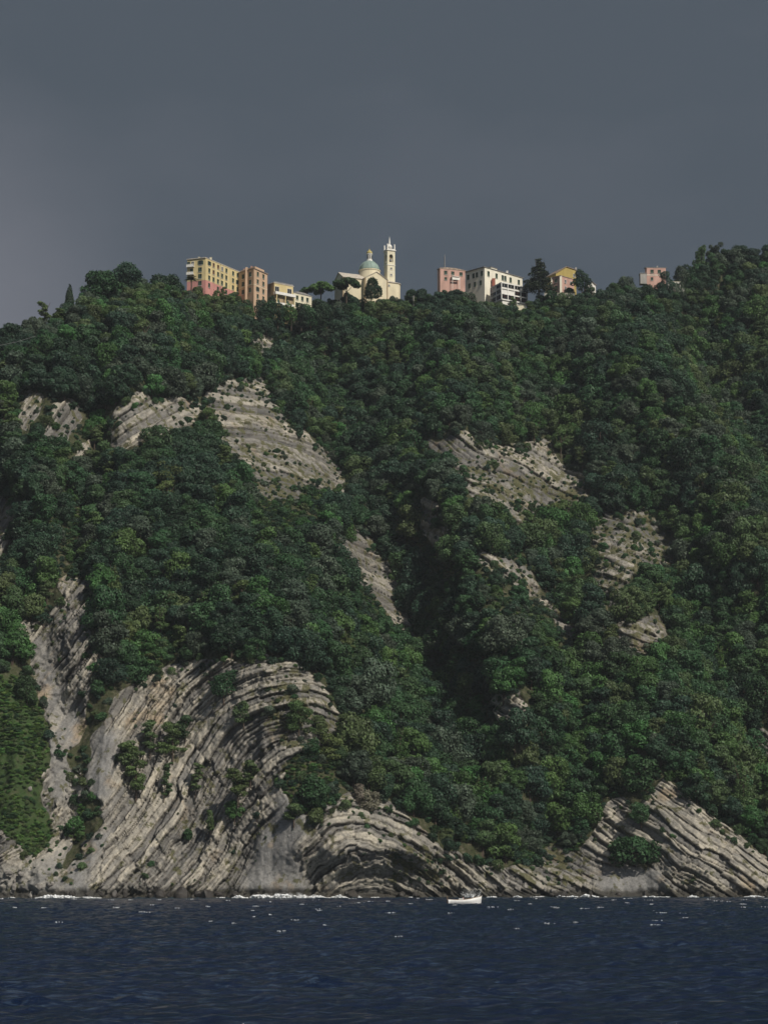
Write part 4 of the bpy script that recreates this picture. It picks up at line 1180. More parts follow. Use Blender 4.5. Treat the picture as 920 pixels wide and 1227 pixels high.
ch.part('nave_roof', roof_planes(MB(), 0, 19, 0, 8.8, zE, 2.7, 'u'), ROOFM['pale'])
m = MB(); cprism(m, 8.5, 18.0, -2.4, 0.0 - .003, -3, zE - .004); gable(m, 8.5, 18.0, -2.4, 3.2, zE, 2.75, 'v')
ch.part('transept_wall', m, WALL['cream'])
ch.part('transept_roof', roof_planes(MB(), 8.5, 18.0, -2.4, 4.2, zE + .01, 2.75, 'v', .3), ROOFM['pale'])
zA = zat(466, 337.6, y0 + 6) - zb
m = MB(); cprism(m, 18.005, 22.6, -1.2, 7.4, -3, zA)
ap = [cl(22.6 + 3.0 * math.sin(math.pi * t), 3.1 - 4.3 * math.cos(math.pi * t), 0)[:2] for t in np.linspace(0, 1, 13)]
m.prism(ap, -3, zA - .004)
ch.part('apse_wall', m, WALL['cream'])
m = MB(); ov = [cl(18.02, -1.5, 0)[:2], cl(22.6, -1.5, 0)[:2]] + [cl(22.6 + 3.3 * math.sin(math.pi * t), 3.1 - 4.6 * math.cos(math.pi * t), 0)[:2] for t in np.linspace(.05, .95, 11)] + [cl(22.6, 7.7, 0)[:2], cl(18.02, 7.7, 0)[:2]]
c = Vector(cl(20.5, 3.1, 0)[:2])
m.prism(ov, zA + .003, zA + .25); m.prism(ov, zA + .252, zA + 1.5, top=[tuple(c + (Vector(q) - c) * .3) for q in ov])
ch.part('apse_roof', m, ROOFM['pale'])
for (u, v) in ((8.5, -2.42), (18.0, -2.42), (0, -.02)):           # corner pilasters
    p = cl(u, v, 0); m = MB(); cprism(m, u - .25, u + .25, v - .08, v + .4, -3, zE - .05); ch.part('pilaster', m, WALL['brown'])
W = lambda u, v, z: ch.O + Vector(cl(u, v, z))
ch.window(W(18, -1.2, 0), W(22.6, -1.2, 0), .28, zb + zA - 1.2, .6, .6, 'white')
ch.window(W(22.6, -1.2, 0), W(25.2, 1.2, 0), .45, zb + zA - 2.2, .9, 1.5, 'white')
ch.window(W(8.5, -2.4, 0), W(18, -2.4, 0), .5, zb + zE - 2.6, 1.2, 2.0, 'white')
ch.window(W(0, 8.8, 0), W(0, 0, 0), .5, zb + 2.0, 1.3, 2.6, 'brown', 'door')
ch.window(W(0, 8.8, 0), W(0, 0, 0), .5, zb + zE - 1.4, 1.2, 1.5, 'white')
# drum, dome, lantern
cu, cv_ = 13.2, 4.4; cc = cl(cu, cv_, 0); yd = ch.O.y + cc[1]
zd0, zd1 = zE + .4, zat(442.6, 324.4, yd) - zb
ch.part('drum', MB().lathe([(4.25, zd0 - 2), (4.25, zd1 - .35), (4.5, zd1 - .3), (4.5, zd1)], 28, (cc[0], cc[1], 0)), WALL['cream'])
hd = zat(442.6, 312.4, yd) - zb - zd1
prof = [(4.12 * math.cos(t), zd1 + .01 + hd * math.sin(t)) for t in np.linspace(0, 1.36, 12)] + [(1.0, zd1 + hd + .03)]
dome = ch.part('dome', MB().lathe(prof, 32, (cc[0], cc[1], 0)), COPPER, True)
m = MB()
for k in range(8):
    a = k * math.pi / 4 + .2
    m.tube([(cc[0] + 4.14 * math.cos(t) * math.cos(a), cc[1] + 4.14 * math.cos(t) * math.sin(a), zd1 + hd * math.sin(t) + .02) for t in np.linspace(0.02, 1.34, 9)], .10, 5)
m.build('rib', [COPPER], dome)
zl0 = zd1 + hd; zl1 = zat(442.6, 304.0, yd) - zb; zl2 = zat(442.6, 299.6, yd) - zb; zl3 = zat(442.6, 293.2, yd) - zb
lan = ch.part('lantern', MB().lathe([(1.3, zl0 - .2), (1.3, zl0 + .25), (1.02, zl0 + .3), (1.02, zl1 - .3), (1.3, zl1 - .22), (1.3, zl1)], 16, (cc[0], cc[1], 0)), WALL['white'])
m = MB()
for k in range(8):
    a = k * math.pi / 4 + .15
    m.box((0, 0, (zl0 + zl1) / 2), (.42, .1, (zl1 - zl0) * .52), 0, Matrix.Translation((cc[0] + 1.0 * math.cos(a), cc[1] + 1.0 * math.sin(a), 0)) @ Matrix.Rotation(a + math.pi / 2, 4, 'Z'))
m.build('opening', [GLASS], lan)
ch.part('lantern_cap', MB().lathe([(1.22, zl1 + .003), (1.15, zl1 + (zl2 - zl1) * .4), (.8, zl1 + (zl2 - zl1) * .75), (.3, zl2), (.1, zl2 + .5)], 16, (cc[0], cc[1], 0)), GOLD, True)
ch.part('cross', MB().box((cc[0], cc[1], (zl2 + zl3) / 2 + .1), (.09, .09, zl3 - zl2)).box((cc[0], cc[1], zl3 - .5), (.6, .09, .09)), METAL)
# bell tower, standing behind the apse
tc_ = at_y(466.6, 335, y0 + 12); tl = ch.loc(tc_); yt = tc_.y
zz = lambda row: zat(466.6, row, yt) - zb
Mt = Matrix.Translation((tl.x, tl.y, 0)) @ Matrix.Rotation(ph, 4, 'Z')
tw, th_ = 3.35, zz(318.8)
m = MB().box((0, 0, (th_ - 3) / 2), (tw, tw, th_ + 3), 0, Mt)
tower = ch.part('bell_tower', m, WALL['pale'])
m = MB().box((0, 0, th_ + .12), (tw + .4, tw + .4, .24), 0, Mt); m.build('cornice', [WALL['white']], tower)
zc = zz(301.2)
m = MB(); b_ = tw / 2
for sx in (-1, 1):
    for sy in (-1, 1): m.box((sx * (b_ - .42), sy * (b_ - .42), (th_ + .245 + zc) / 2), (.84, .84, zc - th_ - .245), 0, Mt)
za = th_ + .245
for s in (-1, 1):                                     # sill and arch head of each belfry opening
    for rot in (0, math.pi / 2):
        Mq = Mt @ Matrix.Rotation(rot, 4, 'Z')
        m.box((0, s * (b_ - .25), za + .55), (tw - 1.7, .45, 1.1), 0, Mq); m.box((0, s * (b_ - .25), zc - .75), (tw - 1.7, .45, 1.5), 0, Mq)
        for q in range(5):
            x = -.66 + q * .33; hgt = .75 - math.sqrt(max(0, .72 ** 2 - x * x))
            m.box((x, s * (b_ - .26), zc - 1.5 - hgt / 2), (.328, .43, max(hgt, .03)), 0, Mq)
m.build('belfry', [WALL['pale']], tower)
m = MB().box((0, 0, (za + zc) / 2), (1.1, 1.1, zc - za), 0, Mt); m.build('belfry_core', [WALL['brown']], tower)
m = MB().lathe([(.55, za + 1.5), (.5, za + 1.8), (.35, za + 2.3), (.12, za + 2.5)], 12, (tl.x + U.x * 0 + Vv.x * -1.05, tl.y + Vv.y * -1.05, 0)); m.build('bell', [METAL], tower, True)
m = MB().box((0, 0, zc + .15), (tw + .7, tw + .7, .3), 0, Mt).box((0, 0, zc + .5), (tw + .2, tw + .2, .4), 0, Mt)
m.build('cornice', [WALL['white']], tower)
zp = zz(293.0)
for sx in (-1, 1):
    for sy in (-1, 1):
        m = MB().box((sx * (b_ - .15), sy * (b_ - .15), (zc + .7 + zp - .7) / 2), (.42, .42, zp - .7 - zc - .7), 0, Mt)
        p = Mt @ Vector((sx * (b_ - .15), sy * (b_ - .15), 0)); m.lathe([(.3, zp - .7), (.24, zp - .3), (.05, zp)], 8, (p.x, p.y, 0))
        m.build('pinnacle', [WALL['white']], tower)
z1, z2, z3 = zc + .7, zz(292.8), zz(283.2)
ch.part('tower_cupola', MB().lathe([(1.05, z1), (1.05, z1 + .9), (1.15, z1 + 1.0), (1.1, z1 + 1.4), (.8, z2 - .3), (.4, z2), (.3, z2 + .3), (.36, z2 + .9), (.26, z2 + 1.6), (.1, z3 - .5), (.04, z3)], 14, (tl.x, tl.y, 0)), WALL['white'], True)
for row, s in ((322.6, .7), (330.2, .7)):
    p = ch.O + Vector((tl.x, tl.y, 0)); a = p - U * b_ - Vv * b_; b = p + U * b_ - Vv * b_
    ch.window(a, b, .5, zb + zz(row), s, s, 'white')
p = ch.O + Vector((tl.x, tl.y, 0))
ch.part('tower_stripe', MB().box((0, -b_ - .01, zz(326.4)), (tw * .99, .05, .16), 0, Mt), WALL['white'])

# --- pink house with the tall mast
hp = block('house', 'pink house with white porch and tall thin mast on its roof', (524.0, 323.4), (527.2, 321.6), (557.2, 324.6), 868, 8.2, 'salmon', 'tile', .3, 'house', hip=.8)
A_, B_, C_, D_ = hp.P
for u in (.22, .50, .83): hp.window(B_, C_, u, hp.zt - 1.4, 1.15, 1.3, 'green')
for u in (.22,): hp.window(B_, C_, u, hp.zt - 3.9, .9, 1.0, 'green')
d_ = (C_ - B_); d_.z = 0; ln = d_.length; d_.normalize(); ang = math.atan2(d_.y, d_.x)
Mx = onwall(hp, B_, C_, .55, 0)
hp.part('porch', MB().box((.3, -.8, hp.h - 3.0), (3.4, 1.6, .14), 0, Mx).box((.3, -1.5, hp.h - 3.9), (3.3, .08, .9), 0, Mx).box((-1.2, -1.4, hp.h - 5.5), (.15, .15, 5), 0, Mx).box((1.8, -1.4, hp.h - 5.5), (.15, .15, 5), 0, Mx), WALL['white'])
pm = hp.loc(at_y(532.7, 322, 870)); zt_ = zat(532.7, 304.6, 870) - hp.O.z
hp.part('mast', MB().tube([(pm.x, pm.y, hp.h), (pm.x, pm.y, zt_ - 1.2)], [.28, .24], 8).tube([(pm.x, pm.y, zt_ - 1.2), (pm.x, pm.y, zt_)], [.16, .12], 6), METAL)

# --- yellow hotel with the white glazed terrace
hh = block('hotel', 'straw yellow hotel with grey hipped roof and rooftop room', (557.8, 326.4), (580.4, 320.0), (625.7, 333.0), 872, 9.5, 'straw', 'slate', .7, 'hotel', hip=1.1)
A_, B_, C_, D_ = hh.P
for u in (.14, .42, .60, .86): hh.window(A_, B_, u, hh.zt - 2.3, 1.05, 1.9, 'green')
for u in (.10, .31, .47, .54, .68, .90): hh.window(B_, C_, u, hh.zt - 2.2, 1.1, 1.9, 'green')
for u in (.2, .5, .8): hh.window(A_, B_, u, hh.zt - 6.0, 1.05, 1.9, 'green')
c = hh.loc(A_.lerp(C_, .45)); d_ = (C_ - B_); d_.z = 0; d_.normalize(); ang = math.atan2(d_.y, d_.x); Mr = Matrix.Translation((c.x, c.y, 0)) @ Matrix.Rotation(ang, 4, 'Z')
rr = hh.part('rooftop_room', MB().box((0, 0, hh.h + 1.4), (3.6, 3.0, 2.6), 0, Mr), WALL['straw'])
MB().box((0, 0, hh.h + 2.8), (4.0, 3.4, .2), 0, Mr).build('roof', [ROOFM['slate']], rr)
m = MB()
for q in (-.9, .2): m.box((q, -1.51, hh.h + 1.75), (.6, .06, .7), 0, Mr)
m.build('opening', [GLASS], rr)
p = hh.loc(B_.lerp(C_, .72)).lerp(hh.loc(A_.lerp(D_, .72)), .25)
hh.part('chimney', MB().box((p.x, p.y, hh.h + 1.2), (.7, .7, 1.9)).box((p.x, p.y, hh.h + 2.2), (.9, .9, .15)), WALL['white'])
p = hh.loc(B_.lerp(C_, .20)) + Vector((.5, -.9, 0))
hh.part('boiler_chimney', MB().box((p.x, p.y, hh.h - 7.5), (1.25, 1.25, 7.0)), WALL['brick'])
# terrace wing
hg = block('terrace_wing', 'white glazed terrace wing with dark red panes below the yellow hotel', (587.4, 344.2), (600.6, 337.4), (631.6, 343.6), 862, 6.9, 'white', None, .4, 'terrace')
for o_ in list(hg.e.children): bpy.data.objects.remove(o_)
A_, B_, C_, D_ = hg.P
L = [hg.loc(p) for p in hg.P]; c = sum(L, Vector()) / 4
def inset(k): return [(c.x + (p.x - c.x) * k, c.y + (p.y - c.y) * k) for p in L]
hg.part('core', MB().prism(inset(.90), -4, hg.h - .4), WALL['white'])
for z in (0.0, 2.3, 4.5, 6.7): hg.part('floor_slab', MB().prism(inset(1.0), z - .22, z + .22), FRAMEW)
def facade(a, b, bays, spec):
    a, b = hg.loc(a), hg.loc(b); d = b - a; d.z = 0; ln = d.length; d.normalize(); Mf = Matrix.Translation((a.x, a.y, 0)) @ Matrix.Rotation(math.atan2(d.y, d.x), 4, 'Z')
    for k in range(bays + 1): hg.part('post', MB().box((ln * k / bays, .1 if 0 < k < bays else .05, 3.3), (.34, .24, 6.5), 0, Mf), FRAMEW)
    for k in range(bays):
        for j, z0 in enumerate((.14, 2.44, 4.64)):
            kind = spec[j][k % len(spec[j])]; x = ln * (k + .5) / bays; wd = ln / bays - .3
            if kind == 'p':
                f = hg.part('window', MB().box((x, .30, z0 + 1.0), (wd, .06, 1.9), 0, Mf).box((x, .24, z0 + 1.0), (.08, .1, 1.9), 1, Mf).box((x, .24, z0 + 1.2), (wd, .1, .07), 1, Mf), [GLASS, DARKRED])
            elif kind == 'w':
                hg.part('panel', MB().box((x, .2, z0 + .75), (wd + .1, .12, 1.4), 0, Mf), FRAMEW)
            elif kind == 's':
                hg.part('window', MB().box((x, .30, z0 + 1.15), (wd, .06, 1.2), 0, Mf).box((x, .24, z0 + 1.15), (.07, .1, 1.2), 1, Mf), [GLASS, FRAMEW])
            else:
                m = MB().box((x, .12, z0 + .95), (wd + .1, .05, .06), 0, Mf)
                for q in range(7): m.box((x - wd / 2 + wd * q / 6, .12, z0 + .5), (.04, .04, .9), 0, Mf)
                hg.part('railing', m, FRAMEW)
facade(A_, B_, 2, ['pp', 'ss', 'rs'])
facade(B_, C_, 4, ['pppp', 'wwpp', 'sssr'])
# --- house foundations under the terrace wing
# --- ochre house and salmon house
def face_house(name, label, pts, px0, y, phi, thick, wall, roof, height, cat='house'):
    """front outline pts (px, row), on an upright plane turned by phi, given a real depth"""
    d = Vector((math.cos(phi), math.sin(phi), 0)); nrm = Vector((-math.sin(phi), math.cos(phi), 0))
    p0 = at_y(px0, pts[0][1], y)
    def onp(px, row):
        r = Vector(ray(px, row)); c0 = Vector((0, 0, CAMZ)); t = (p0 - c0).dot(nrm) / r.dot(nrm); return c0 + r * t
    top = [onp(*q) for q in pts]
    zb_ = min(p.z for p in top) - height
    H = House(name, (p0.x, p0.y, zb_), label, cat)
    T_ = [H.loc(p) for p in top]
    lo = [Vector((T_[0].x, T_[0].y, -2)), Vector((T_[-1].x, T_[-1].y, -2))]
    front = [lo[0]] + T_ + [lo[1]]; k = len(front)
    back = [p + nrm * thick for p in front]
    fs = [tuple(range(k)), tuple(range(2 * k - 1, k - 1, -1))] + [(i, k + i, k + (i + 1) % k, (i + 1) % k) for i in range(k)]
    H.part('wall', MB().add(front + back, fs), WALL[wall])
    m = MB()
    for a, b in zip(T_[:-1], T_[1:]):
        a2, b2 = a - nrm * .35 + Vector((0, 0, .02)), b - nrm * .35 + Vector((0, 0, .02)); e = (b - a).normalized() * .3
        if a is T_[0]: a2 = a2 - e
        if b is T_[-1]: b2 = b2 + e
        q = [a2, b2, b2 + nrm * (thick + .7), a2 + nrm * (thick + .7)]
        m.add(q + [p + Vector((0, 0, .2)) for p in q], [(0, 1, 2, 3), (7, 6, 5, 4), (0, 4, 5, 1), (1, 5, 6, 2), (2, 6, 7, 3), (3, 7, 4, 0)])
    H.part('roof', m, ROOFM[roof])
    H.a, H.b, H.top, H.zb = top[0], top[-1], top, zb_
    return H
ho = face_house('house', 'ochre yellow gabled house standing behind the salmon house', [(665.8, 327.2), (678.2, 319.6), (690.0, 323.6)], 665.8, 876, R(28), 8, 'ochre', 'tile', 8)
ho.window(ho.a, ho.b, .9, ho.a.z + .2, .8, 1.2, 'white')
p = ho.loc(ho.top[1]).lerp(ho.loc(ho.b), .8); ho.part('chimney', MB().box((p.x + 1, p.y + 3, p.z + .9), (.6, .6, 1.6)), WALL['grey'])
hs_ = block('house', 'salmon pink house with cream banding in front of the ochre house', (660.2, 332.8), (671.6, 330.4), (687.5, 334.9), 868, 8.2, 'salmon', 'tile', .3, 'house')
A_, B_, C_, D_ = hs_.P
for dz in (1.5, 4.4, 7.0): hs_.window(A_, B_, .52, hs_.zt - dz, 1.0, 1.3, 'green')
for u in (.35, .75):
    for dz in (1.7, 4.4): hs_.window(B_, C_, u, hs_.zt - dz, .9, 1.2, 'white')
for (a, b, u) in ((A_, B_, .95), (B_, C_, .04), (A_, B_, .05)):
    p = hs_.loc(a.lerp(b, u)); hs_.part('corner_band', MB().box((p.x, p.y - .05, hs_.h / 2), (.5, .3, hs_.h - .02)), WALL['straw'])
hk = face_house('house', 'tiny white gabled cottage downhill of the salmon house', [(704.6, 340.8), (709.2, 338.0), (713.6, 341.6)], 704.6, 866, R(15), 5, 'white', 'tile', 3.2)
hk.window(hk.a, hk.b, .5, hk.a.z - .9, .7, .7, 'white')
# --- pink house on the far shoulder
hq = block('house', 'small pink house with flat overhanging roof alone by the tall dark tree', (772.5, 321.6), (774.6, 320.6), (797.4, 320.9), 888, 7.6, 'salmon', 'slate', .5, 'house')
A_, B_, C_, D_ = hq.P
for u in (.28, .66): hq.window(B_, C_, u, hq.zt - 1.5, 1.1, 1.3, 'green')
hq.window(B_, C_, .27, hq.zt - 4.6, .8, 1.1, 'green')
d_ = (C_ - B_); d_.z = 0; ln = d_.length; d_.normalize(); ang = math.atan2(d_.y, d_.x); Mx = onwall(hq, B_, C_, .5, 0)
hq.part('string_course', MB().box((0, -.02, hq.h - 3.0), (ln, .12, .28), 0, Mx), WALL['straw'])
hq.part('annex', MB().box((-ln / 2 - 1.4, 1.2, hq.h - 4.6), (2.6, 3, 4.2), 0, Mx).box((-ln / 2 - 1.4, 1.2, hq.h - 2.4), (3.0, 3.4, .2), 0, Mx), WALL['grey'])
hq.part('chimney', MB().box((.8, 2, hq.h + .8), (.5, .5, 1.1), 0, Mx), WALL['grey'])
# --- garden walls
def garden_wall(px0, px1, row, y, h, label, mat='grey', th=.5, deep=3.0):
    a, b = at_y(px0, row, y), at_y(px1, row, y)
    mid = (a + b) / 2
    g = tag(empty('garden_wall', (mid.x, mid.y, mid.z - h)), label, 'wall', kind='thing')
    MB().box((0, 0, h / 2 - deep / 2), ((b - a).length, th, h + deep)).build('wall', [WALL[mat]], g)
    MB().box((0, -.02, h + .06), ((b - a).length + .1, th + .2, .12)).build('coping', [WALL['pale']], g)
garden_wall(652, 688, 351.5, 863, .9, 'low pale retaining wall below the salmon house', 'grey', .5, 1.0)
garden_wall(800, 815, 337.6, 884, 2.4, 'pale garden wall behind the tall dark tree', 'white')
garden_wall(806, 820, 345.5, 882, .9, 'low rough grey terrace wall on the far shoulder', 'grey', .5, .4)
garden_wall(698, 722, 397.5, 842, 1.4, 'rough pale dry stone wall in the woods below the cottage', 'pale')
garden_wall(606, 630, 366.0, 858, 2.2, 'pale support wall under the white terrace wing', 'pale')
# --- poles and the overhead cable
for px, r0, r1, y, lab in ((495.5, 354, 368, 862, 'thin grey utility pole on the crest uphill of the church garden'), (709.0, 386, 400, 838, 'slim pale utility pole by the dry stone wall')):
    a, b = at_y(px, r1, y), at_y(px, r0, y); q = tag(empty('utility_pole', a), lab, 'pole')
    MB().tube([(0, 0, -2), (0, 0, b.z - a.z)], .14, 6).build('pole', [WALL['grey']], q); MB().box((0, 0, b.z - a.z - .5), (1.4, .12, .12)).build('crossarm', [METAL], q)
pts = [at_y(px, row, 716 + px * .25) for px, row in ((-30, 418), (0, 413.5), (20, 409.5), (46, 401.5))]
cab = MB().tube([p - pts[0] for p in pts], .045, 5).build('overhead_cable', [METAL]); cab.location = pts[0]
tag(cab, 'thin overhead cable slung across the wood on the hillside edge', 'cable')

# ------------------------------------------------------------------ marked trees of the skyline
def mpp(y): return y * 1.035 / F
def tree_px(name, label, cat, px, top, base, width, y, kind, tone, seed, n=2600, size=.26, group=None, trunk_frac=None):
    r = np.random.default_rng(seed)
    p = at_y(px, base, y); h = zat(px, top, y) - p.z; w = width * mpp(y)
    o = tag(empty(name, p), label, cat, group)
    if kind == 'round': lo = lobes_round(r, w * 1.02, h * .96, h * .06, 24) + [((0, 0, h * .45), w * .36, h / w * .9), ((0, 0, h * .66), w * .3, h / w * .8)]; tf = .6
    elif kind == 'umbrella':
        lo = []
        for k in range(20):
            a = r.uniform(0, 6.28); q = math.sqrt(r.random()) * .42 * w
            lo.append(((q * math.cos(a), q * math.sin(a) * .8, h * (.84 - .22 * (q / (.42 * w)) ** 2 + r.uniform(-.04, .03))), w * r.uniform(.12, .17), .55))
        tf = .82
    elif kind == 'cypress':
        lo = [((r.uniform(-.1, .1), r.uniform(-.1, .1), h * t), w * .5 * (1 - t) ** .6 * (.6 + .4 * min(1, t * 5)) + .15, 1.3) for t in np.linspace(.06, .97, 14)]; tf = .5
    elif kind == 'cedar':
        lo = []
        for t in np.linspace(.16, .97, 9):
            rr_ = w * .5 * (1.05 - t) ** .7
            for k in range(6):
                a = r.uniform(0, 6.28); q = r.uniform(.35, .95) * rr_
                lo.append(((q * math.cos(a), q * math.sin(a), h * t + r.uniform(-.2, .2)), rr_ * r.uniform(.26, .40) + .35, .42))
            lo.append(((0, 0, h * t), rr_ * .5 + .2, .7))
        tf = .96
    elif kind == 'feathery':
        lo = [((r.normal(0, w * .2), r.normal(0, w * .2), h * t), w * r.uniform(.10, .2), 1.0) for t in np.concatenate([np.linspace(.25, 1, 14), r.uniform(.3, .9, 8)])]; tf = .9
    elif kind == 'pine': lo = lobes_pine(r, w, h, h * .1, 18); tf = .85
    elif kind == 'cone': lo = lobes_cone(r, w, h, h * .05, 30); tf = .95
    big = max(1.0, w * .034 / size) if kind in ('round', 'umbrella', 'feathery') else 1.0
    link('crown', crown_mesh('crown', lo, int(n * 1.35), size * big, FM[tone], seed, .3, .6), o)
    link('trunk', trunk_mesh('trunk', h * tf, max(.08, w * .028), seed, 5, w * .25), o)
    return o
tree_px('cypress_tree', 'slim dark cypress standing clear on the left ridge', 'cypress', 83, 341, 372, 12, 753, 'cypress', 'cypress', 1, 1600, .22)
tree_px('umbrella_pine', 'umbrella pine with flat crown in front of the church gable', 'pine', 415, 329.0, 364, 33, 859, 'umbrella', 'mid', 2, 2400, .22)
tree_px('round_tree', 'dense round dark tree in front of the church transept', 'tree', 445, 334.2, 361, 23, 860, 'round', 'dark', 3, 3000, .2)
tree_px('cedar_tree', 'tall layered dark cedar between the hotel and salmon house', 'cedar', 645.5, 310.0, 354, 37, 866, 'cedar', 'cypress', 4, 6000, .26)
tree_px('broadleaf_tree', 'dark leafy tree shading the side of the salmon house', 'tree', 697, 325.0, 351, 21, 864, 'round', 'dark', 5, 2600, .22)
tree_px('broadleaf_tree', 'tall dark narrow tree beside the lone pink house', 'tree', 799, 325.0, 367, 20, 880, 'round', 'dark', 6, 3000, .22)
tree_px('broadleaf_tree', 'small leafy tree on the crest left of the garden wall', 'tree', 818, 320, 343, 18, 886, 'round', 'grey', 16, 1800, .22)
tree_px('stone_pine', 'spreading green stone pine nearest the low white house', 'pine', 384, 334.5, 368, 32, 872, 'umbrella', 'bright', 7, 2600, .24)
tree_px('stone_pine', 'smaller stone pine beside the larger one behind the low white house', 'pine', 367, 341, 366, 18, 874, 'umbrella', 'mid', 8, 1500, .22)
tree_px('broadleaf_tree', 'tall feathery tree rising highest from the far wooded shoulder', 'tree', 856, 294, 326, 20, 898, 'feathery', 'grey', 9, 2600, .24)
tree_px('broadleaf_tree', 'feathery tree at the near edge of the far wooded shoulder', 'tree', 840, 295, 330, 19, 896, 'feathery', 'olive', 10, 2400, .24)
tree_px('broadleaf_tree', 'round tree on top of the far wooded shoulder', 'tree', 881, 300, 328, 28, 900, 'round', 'grey', 11, 2600, .26)
tree_px('broadleaf_tree', 'broad domed tree crowning the left ridge', 'tree', 152, 317, 352, 36, 772, 'round', 'dark', 12, 3400, .27)
tree_px('broadleaf_tree', 'leaning domed tree between the ridge crown tree and the cypress', 'tree', 117, 325, 360, 38, 762, 'round', 'mid', 13, 3400, .27)
tree_px('broadleaf_tree', 'flat topped tree on the ridge nearest the palm', 'tree', 193, 328, 358, 34, 785, 'round', 'dark', 14, 3200, .27)
tree_px('broadleaf_tree', 'bushy tree at the outer end of the left ridge', 'tree', 14, 391, 424, 34, 742, 'round', 'dark', 15, 3400, .27)
tree_px('shrub', 'small bushy shrub by the loggia corner of the ochre villa', 'shrub', 326, 354, 366, 9, 842, 'round', 'dark', 17, 700, .18)
for k_, (px, top, w, tone, lab) in enumerate([
        (299, 358, 20, 'mid', 'leafy tree under the tan apartment house nearest the yellow block'), (309, 359.5, 22, 'dark', 'dark tree under the middle of the tan apartment house'),
        (319, 361, 22, 'mid', 'rounded tree in the angle of the tan house and the ochre villa'), (333, 363, 22, 'dark', 'dark rounded tree below the loggia of the ochre villa'),
        (349, 364, 17, 'bright', 'fresh green tree below the joint of villa and white house'), (361, 363, 18, 'dark', 'dark tree below the shutters of the low white house'),
        (372, 364, 18, 'mid', 'mid green tree at the far end of the low white house'), (384, 366, 20, 'dark', 'dark tree in front of the two stone pines')]):
    tree_px('broadleaf_tree', lab, 'tree', px, top, 392, w, 839 + (px - 297) * .16, 'round', tone, 60 + k_, 2600, .23, 'trees below the village houses')
# palm
pb = at_y(229, 350, 814); palm = tag(empty('palm_tree', pb), 'feathery palm in front of the yellow apartment block', 'palm')
hp_ = zat(229, 334.5, 814) - pb.z
MB().tube([(0, 0, -2), (.1, 0, hp_ * .5), (0, 0, hp_)], [.28, .24, .26], 8).build('trunk', [BARK], palm)
r = np.random.default_rng(44)
def frond_mesh(k):
    V, Fc = [], []; ln = r.uniform(2.2, 2.9); el = r.uniform(.0, 1.2)
    for i in range(13):
        t = i / 12; x = ln * t * math.cos(el * (1 - t * .5)); z = ln * (t * math.sin(el) - .62 * t * t)
        for s in (-1, 1):
            L_ = .55 * math.sin(math.pi * (.12 + .86 * t)) + .1; b = len(V)
            V += [(x, 0, z), (x + .10, s * .02, z + .04), (x + .22 + .1 * t, s * L_, z - L_ * .35), (x + .12 + .1 * t, s * L_ * .98, z - L_ * .38)]; Fc.append((b, b + 1, b + 2, b + 3))
    return quads_mesh('frond', np.array(V), np.array(Fc), [FM['palm']])
fm = [frond_mesh(k) for k in range(6)]
for k in range(34):
    f = link('frond', fm[k % 6], palm, (0, 0, hp_)); f.rotation_euler = (r.uniform(-.15, .15), r.uniform(-.3, .25), k * 2.4)

